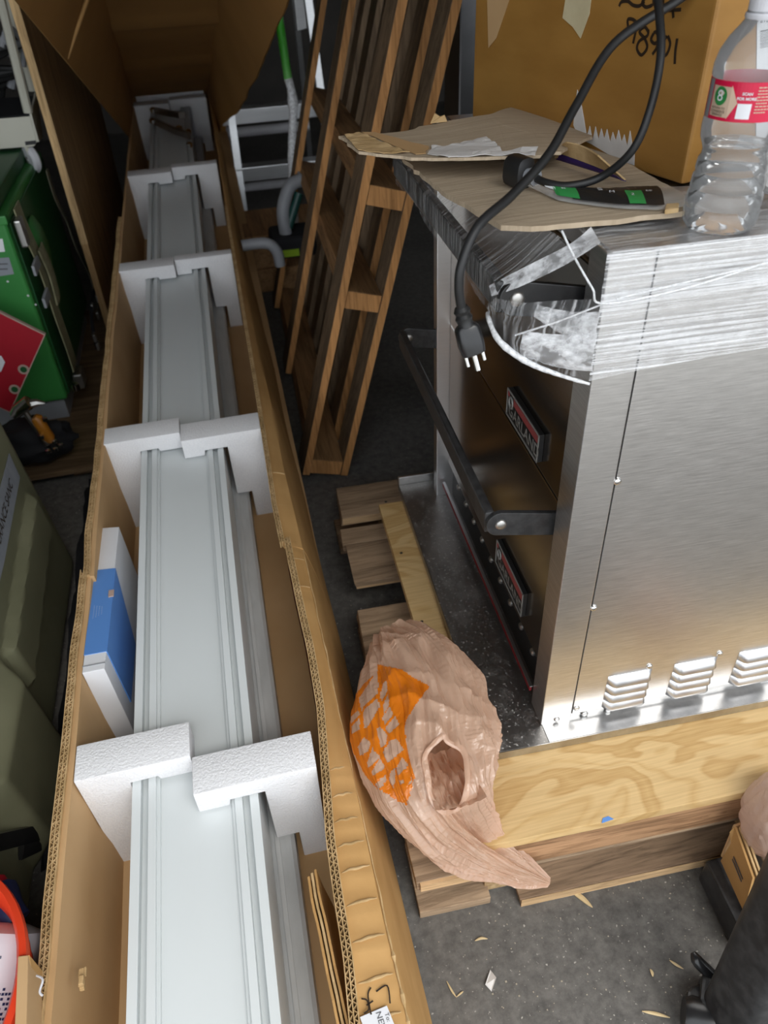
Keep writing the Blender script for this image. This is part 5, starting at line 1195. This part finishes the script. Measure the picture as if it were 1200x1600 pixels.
for t in arange(-1, 1, 40):
    r = []
    for s in arange(-1, 1, 30):
        p = cen_h + V((.030 * s, .046 * t, -.012 * t)); h = .012 * rdg(nz((s * 2.5 + t * .4, t * .8, 2), 1)) + .006 * rdg(nz((s * 5, t * 1.6, 7), 1)); r.append(p + V((0, -.3, 1)).normalized() * (h - .012 - .012 * (1 - s * s)))
    rows.append(r)
bm = NB(); shell(bm, rows, .0003); obj('inner_fold', bm, MT['bag'], BG, smooth=True)

# ================================================================ lower right: black stand, cut box, bag, floor litter
BS = thing('black_stand', 'black tubular steel stand with a clamp lever at the lower right', 'stand', on_z(1130, 1560, 0))
ch = [on_z(*q, .052) for q in ((1103, 1345), (1128, 1338), (1190, 1448), (1166, 1472))]
x_ = V((ch[1] - ch[0])).normalized() * .12; ch[1] = ch[0] + x_; ch[2] = ch[3] + x_
bm = NB(); prism(bm, [p + V((0, 0, -.050)) for p in ch], (0, 0, .050)); obj('base_rail', bm, MT['black_dust'], BS, bevel=.003)
t0, t1 = on_z(1146, 1596, .035), on_z(1262, 1360, .30)
bm = NB(); tube(bm, [t0, t0.lerp(t1, .5), t1], 1, 24, sq=(.034, .026, .45), up=(0, 1, .3)); obj('tube_leg', bm, MT['black_dust'], BS, smooth=True)
bd_ = (t1 - t0).normalized()
bm = NB(); tube(bm, [t0 - bd_ * .020, t0 + bd_ * .002], 1, 20, sq=(.048, .040, .45), up=(0, 1, .3)); obj('foot_flange', bm, MT['black_dust'], BS, bevel=.003)
bm = NB(); tube(bm, spline([on_z(1083, 1488, .06), on_z(1090, 1502, .055), on_z(1104, 1516, .045), on_z(1112, 1524, .04)], 5), [.003, .004, .005, .006, .007, .007] + [.0075] * 10, 10); obj('clamp_lever', bm, MT['black_gloss'], BS, smooth=True)
bm = NB(); prism(bm, [on_z(*q, .045) for q in ((1098, 1520), (1124, 1516), (1132, 1575), (1112, 1600), (1094, 1560))], (0, 0, -.03)); obj('clamp_plate', bm, MT['black_dust'], BS, bevel=.004)
c = on_z(1098, 1592, .024); bm = NB(); lathe(bm, [(0, -.022), (.018, -.022), (.022, -.014), (.022, .016), (.016, .022), (0, .022)], c, 28, Matrix.Rotation(math.radians(60), 3, 'Z') @ Matrix.Rotation(math.pi / 2, 3, 'X')); obj('caster', bm, MT['black_gloss'], BS, smooth=True)
# cut carton end on the rail
CB = thing('cut_carton', 'torn end of a small brown carton lying on the black stand', 'carton', on_z(1160, 1400, .056))
fb = [on_z(*q, z_) for q, z_ in (((1126, 1345), .058), ((1162, 1425), .058), ((1176, 1372), .125), ((1148, 1292), .135), ((1140, 1300), .125), ((1142, 1318), .105))]
nn = (fb[1] - fb[0]).cross(fb[3] - fb[0]).normalized(); nn = nn if nn.x > 0 else -nn
bm = NB(); prism(bm, fb, nn * .003); obj('front_flap', bm, MT['card'], CB)
for k in (1, 2): bm = NB(); prism(bm, [p + nn * (.0032 * k) + V((.001 * k, -.002 * k, .003)) for p in (fb[1], fb[2], fb[3], fb[3].lerp(fb[0], .2), fb[1].lerp(fb[0], .1))], nn * .0026); obj('board_layer', bm, MT['card_edge'], CB)
bm = NB(); prism(bm, [fb[3], fb[3] + V((.10, .01, .0)), fb[3] + V((.10, .01, -.072)), fb[0].lerp(fb[3], .1)], (0, .003, 0)); obj('back_flap', bm, MT['card_in'], CB)
bm = NB(); prism(bm, [fb[1], fb[1].lerp(fb[2], .35), fb[1] + V((.035, .006, .022)), fb[1] + V((.02, -.004, -.0))], (0, -.003, .001)); obj('corner_flap', bm, MT['card'], CB)
A_ = (fb[0].lerp(fb[3], .0) - fb[1]).normalized(); 
bm = NB()
mid = [lerp(fb[0].lerp(fb[3], .45), fb[1].lerp(fb[2], .45), s) for s in (.28, .72)]
for k in range(2):
    o_ = (fb[3] - fb[0]).normalized() * .006 * k; prism(bm, [mid[0] + o_ - nn * .0008, mid[1] + o_ - nn * .0008, mid[1] + o_ * 1.0 + (fb[3] - fb[0]).normalized() * .0022 - nn * .0008, mid[0] + o_ + (fb[3] - fb[0]).normalized() * .0022 - nn * .0008], nn * .0004)
obj('printed_line', bm, MT['grey_ink'], CB)
bm = NB(); box(bm, on_z(1188, 1368, .058), on_z(1188, 1368, .058) + V((.08, .05, .03))); tag(obj('metal_bracket', bm, MT['alu'], bevel=.003), 'bright metal bracket lying behind the torn carton end', 'bracket')
# second bag
bm = NB(); bmesh.ops.create_icosphere(bm, subdivisions=5, radius=1); c = on_z(1230, 1275, .165)
for v in bm.verts:
    d = v.co.copy(); k = 1 + .12 * nz(d, 1.3, 2) + .09 * rdg(nz((d.x * 2.4, d.y * 2.4, d.z * .6), 1, 3)) + .04 * rdg(nz((d.x * 6, d.y * 6, d.z * 1.2), 1, 4)) ; v.co = c + V((d.x * .050 * k, d.y * .045 * k, d.z * .062 * k))
tag(obj('plastic_bag', bm, MT['bag_pink'], smooth=True), 'pinkish thin plastic bag at the right edge above the torn carton', 'bag')
# litter
def sliver(name, pix, w, mat, label, cat, group=None):
    pts = spline([on_z(*q, .0025) for q in pix], 6); n = len(pts); bm = NB()
    tube(bm, pts, [max(.0004, w * math.sin(math.pi * min(.97, (i + .6) / n))) for i in range(n)], 6, sq=(.45, 1, 1)); tag(obj(name, bm, mat), label, cat, group)
sliver('wood_shaving', [(893, 1393), (908, 1402), (926, 1418)], .004, MT['shaving'], 'longest pale wood shaving on the concrete near the pallet', 'shaving')
sliver('wood_shaving', [(1003, 1580), (1025, 1584), (1047, 1590)], .0022, MT['shaving'], 'thin curved wood shaving low on the concrete floor', 'shaving')
sliver('wood_shaving', [(1046, 1500), (1056, 1507), (1068, 1514)], .0018, MT['shaving'], 'short wood splinter on the floor near the black clamp lever', 'shaving')
sliver('wood_shaving', [(1016, 1514), (1019, 1520), (1020, 1526)], .002, MT['shaving'], 'tiny orange wood chip on the concrete left of the clamp', 'shaving')
sliver('wood_shaving', [(698, 1533), (706, 1548), (713, 1558)], .0014, MT['shaving'], 'fine straw-like splinter left of the white paper scrap', 'shaving')
sliver('wood_shaving', [(713, 1558), (720, 1552), (724, 1549)], .0012, MT['shaving'], 'short splinter crossing the straw beside the paper scrap', 'shaving')
sliver('wood_shaving', [(742, 1470), (752, 1466), (762, 1467)], .0018, MT['shaving'], 'small pale wood fibre on the floor below the pallet corner', 'shaving')
bm = NB(); prism(bm, [on_z(*q, .0012) + V((0, 0, h)) for q, h in (((766, 1516), .001), ((775, 1530), .005), ((768, 1550), .001), ((758, 1540), .003))], (0, 0, .0008)); tag(obj('paper_scrap', bm, MT['paper']), 'small folded white paper scrap on the concrete', 'paper')
random.seed(3); bm = NB()
for k in range(380):
    x, y = random.uniform(.09, .75), random.uniform(.10, .43) if random.random() < .85 else random.uniform(.43, 1.4)
    if x < .11 and y > .3: continue
    s = random.uniform(.0003, .0008); box(bm, (x - s * random.uniform(.6, 2), y - s, .0), (x + s, y + s * random.uniform(.6, 2), s * .9))
o = obj('floor_grit', bm, MT['sawdust']); tag(o, 'scattered pale sawdust grit on the concrete floor', 'grit'); o['kind'] = 'stuff'
# hidden support under the raised far end of the carton
bm = NB(); box(bm, (-.26, 3.3, 0), (.06, 3.7, CF(0, 3.3, BW).z - .008)); tag(obj('support_crate', bm, MT['wood_dim'], bevel=.003), 'dark wooden crate carrying the far end of the long carton', 'crate')
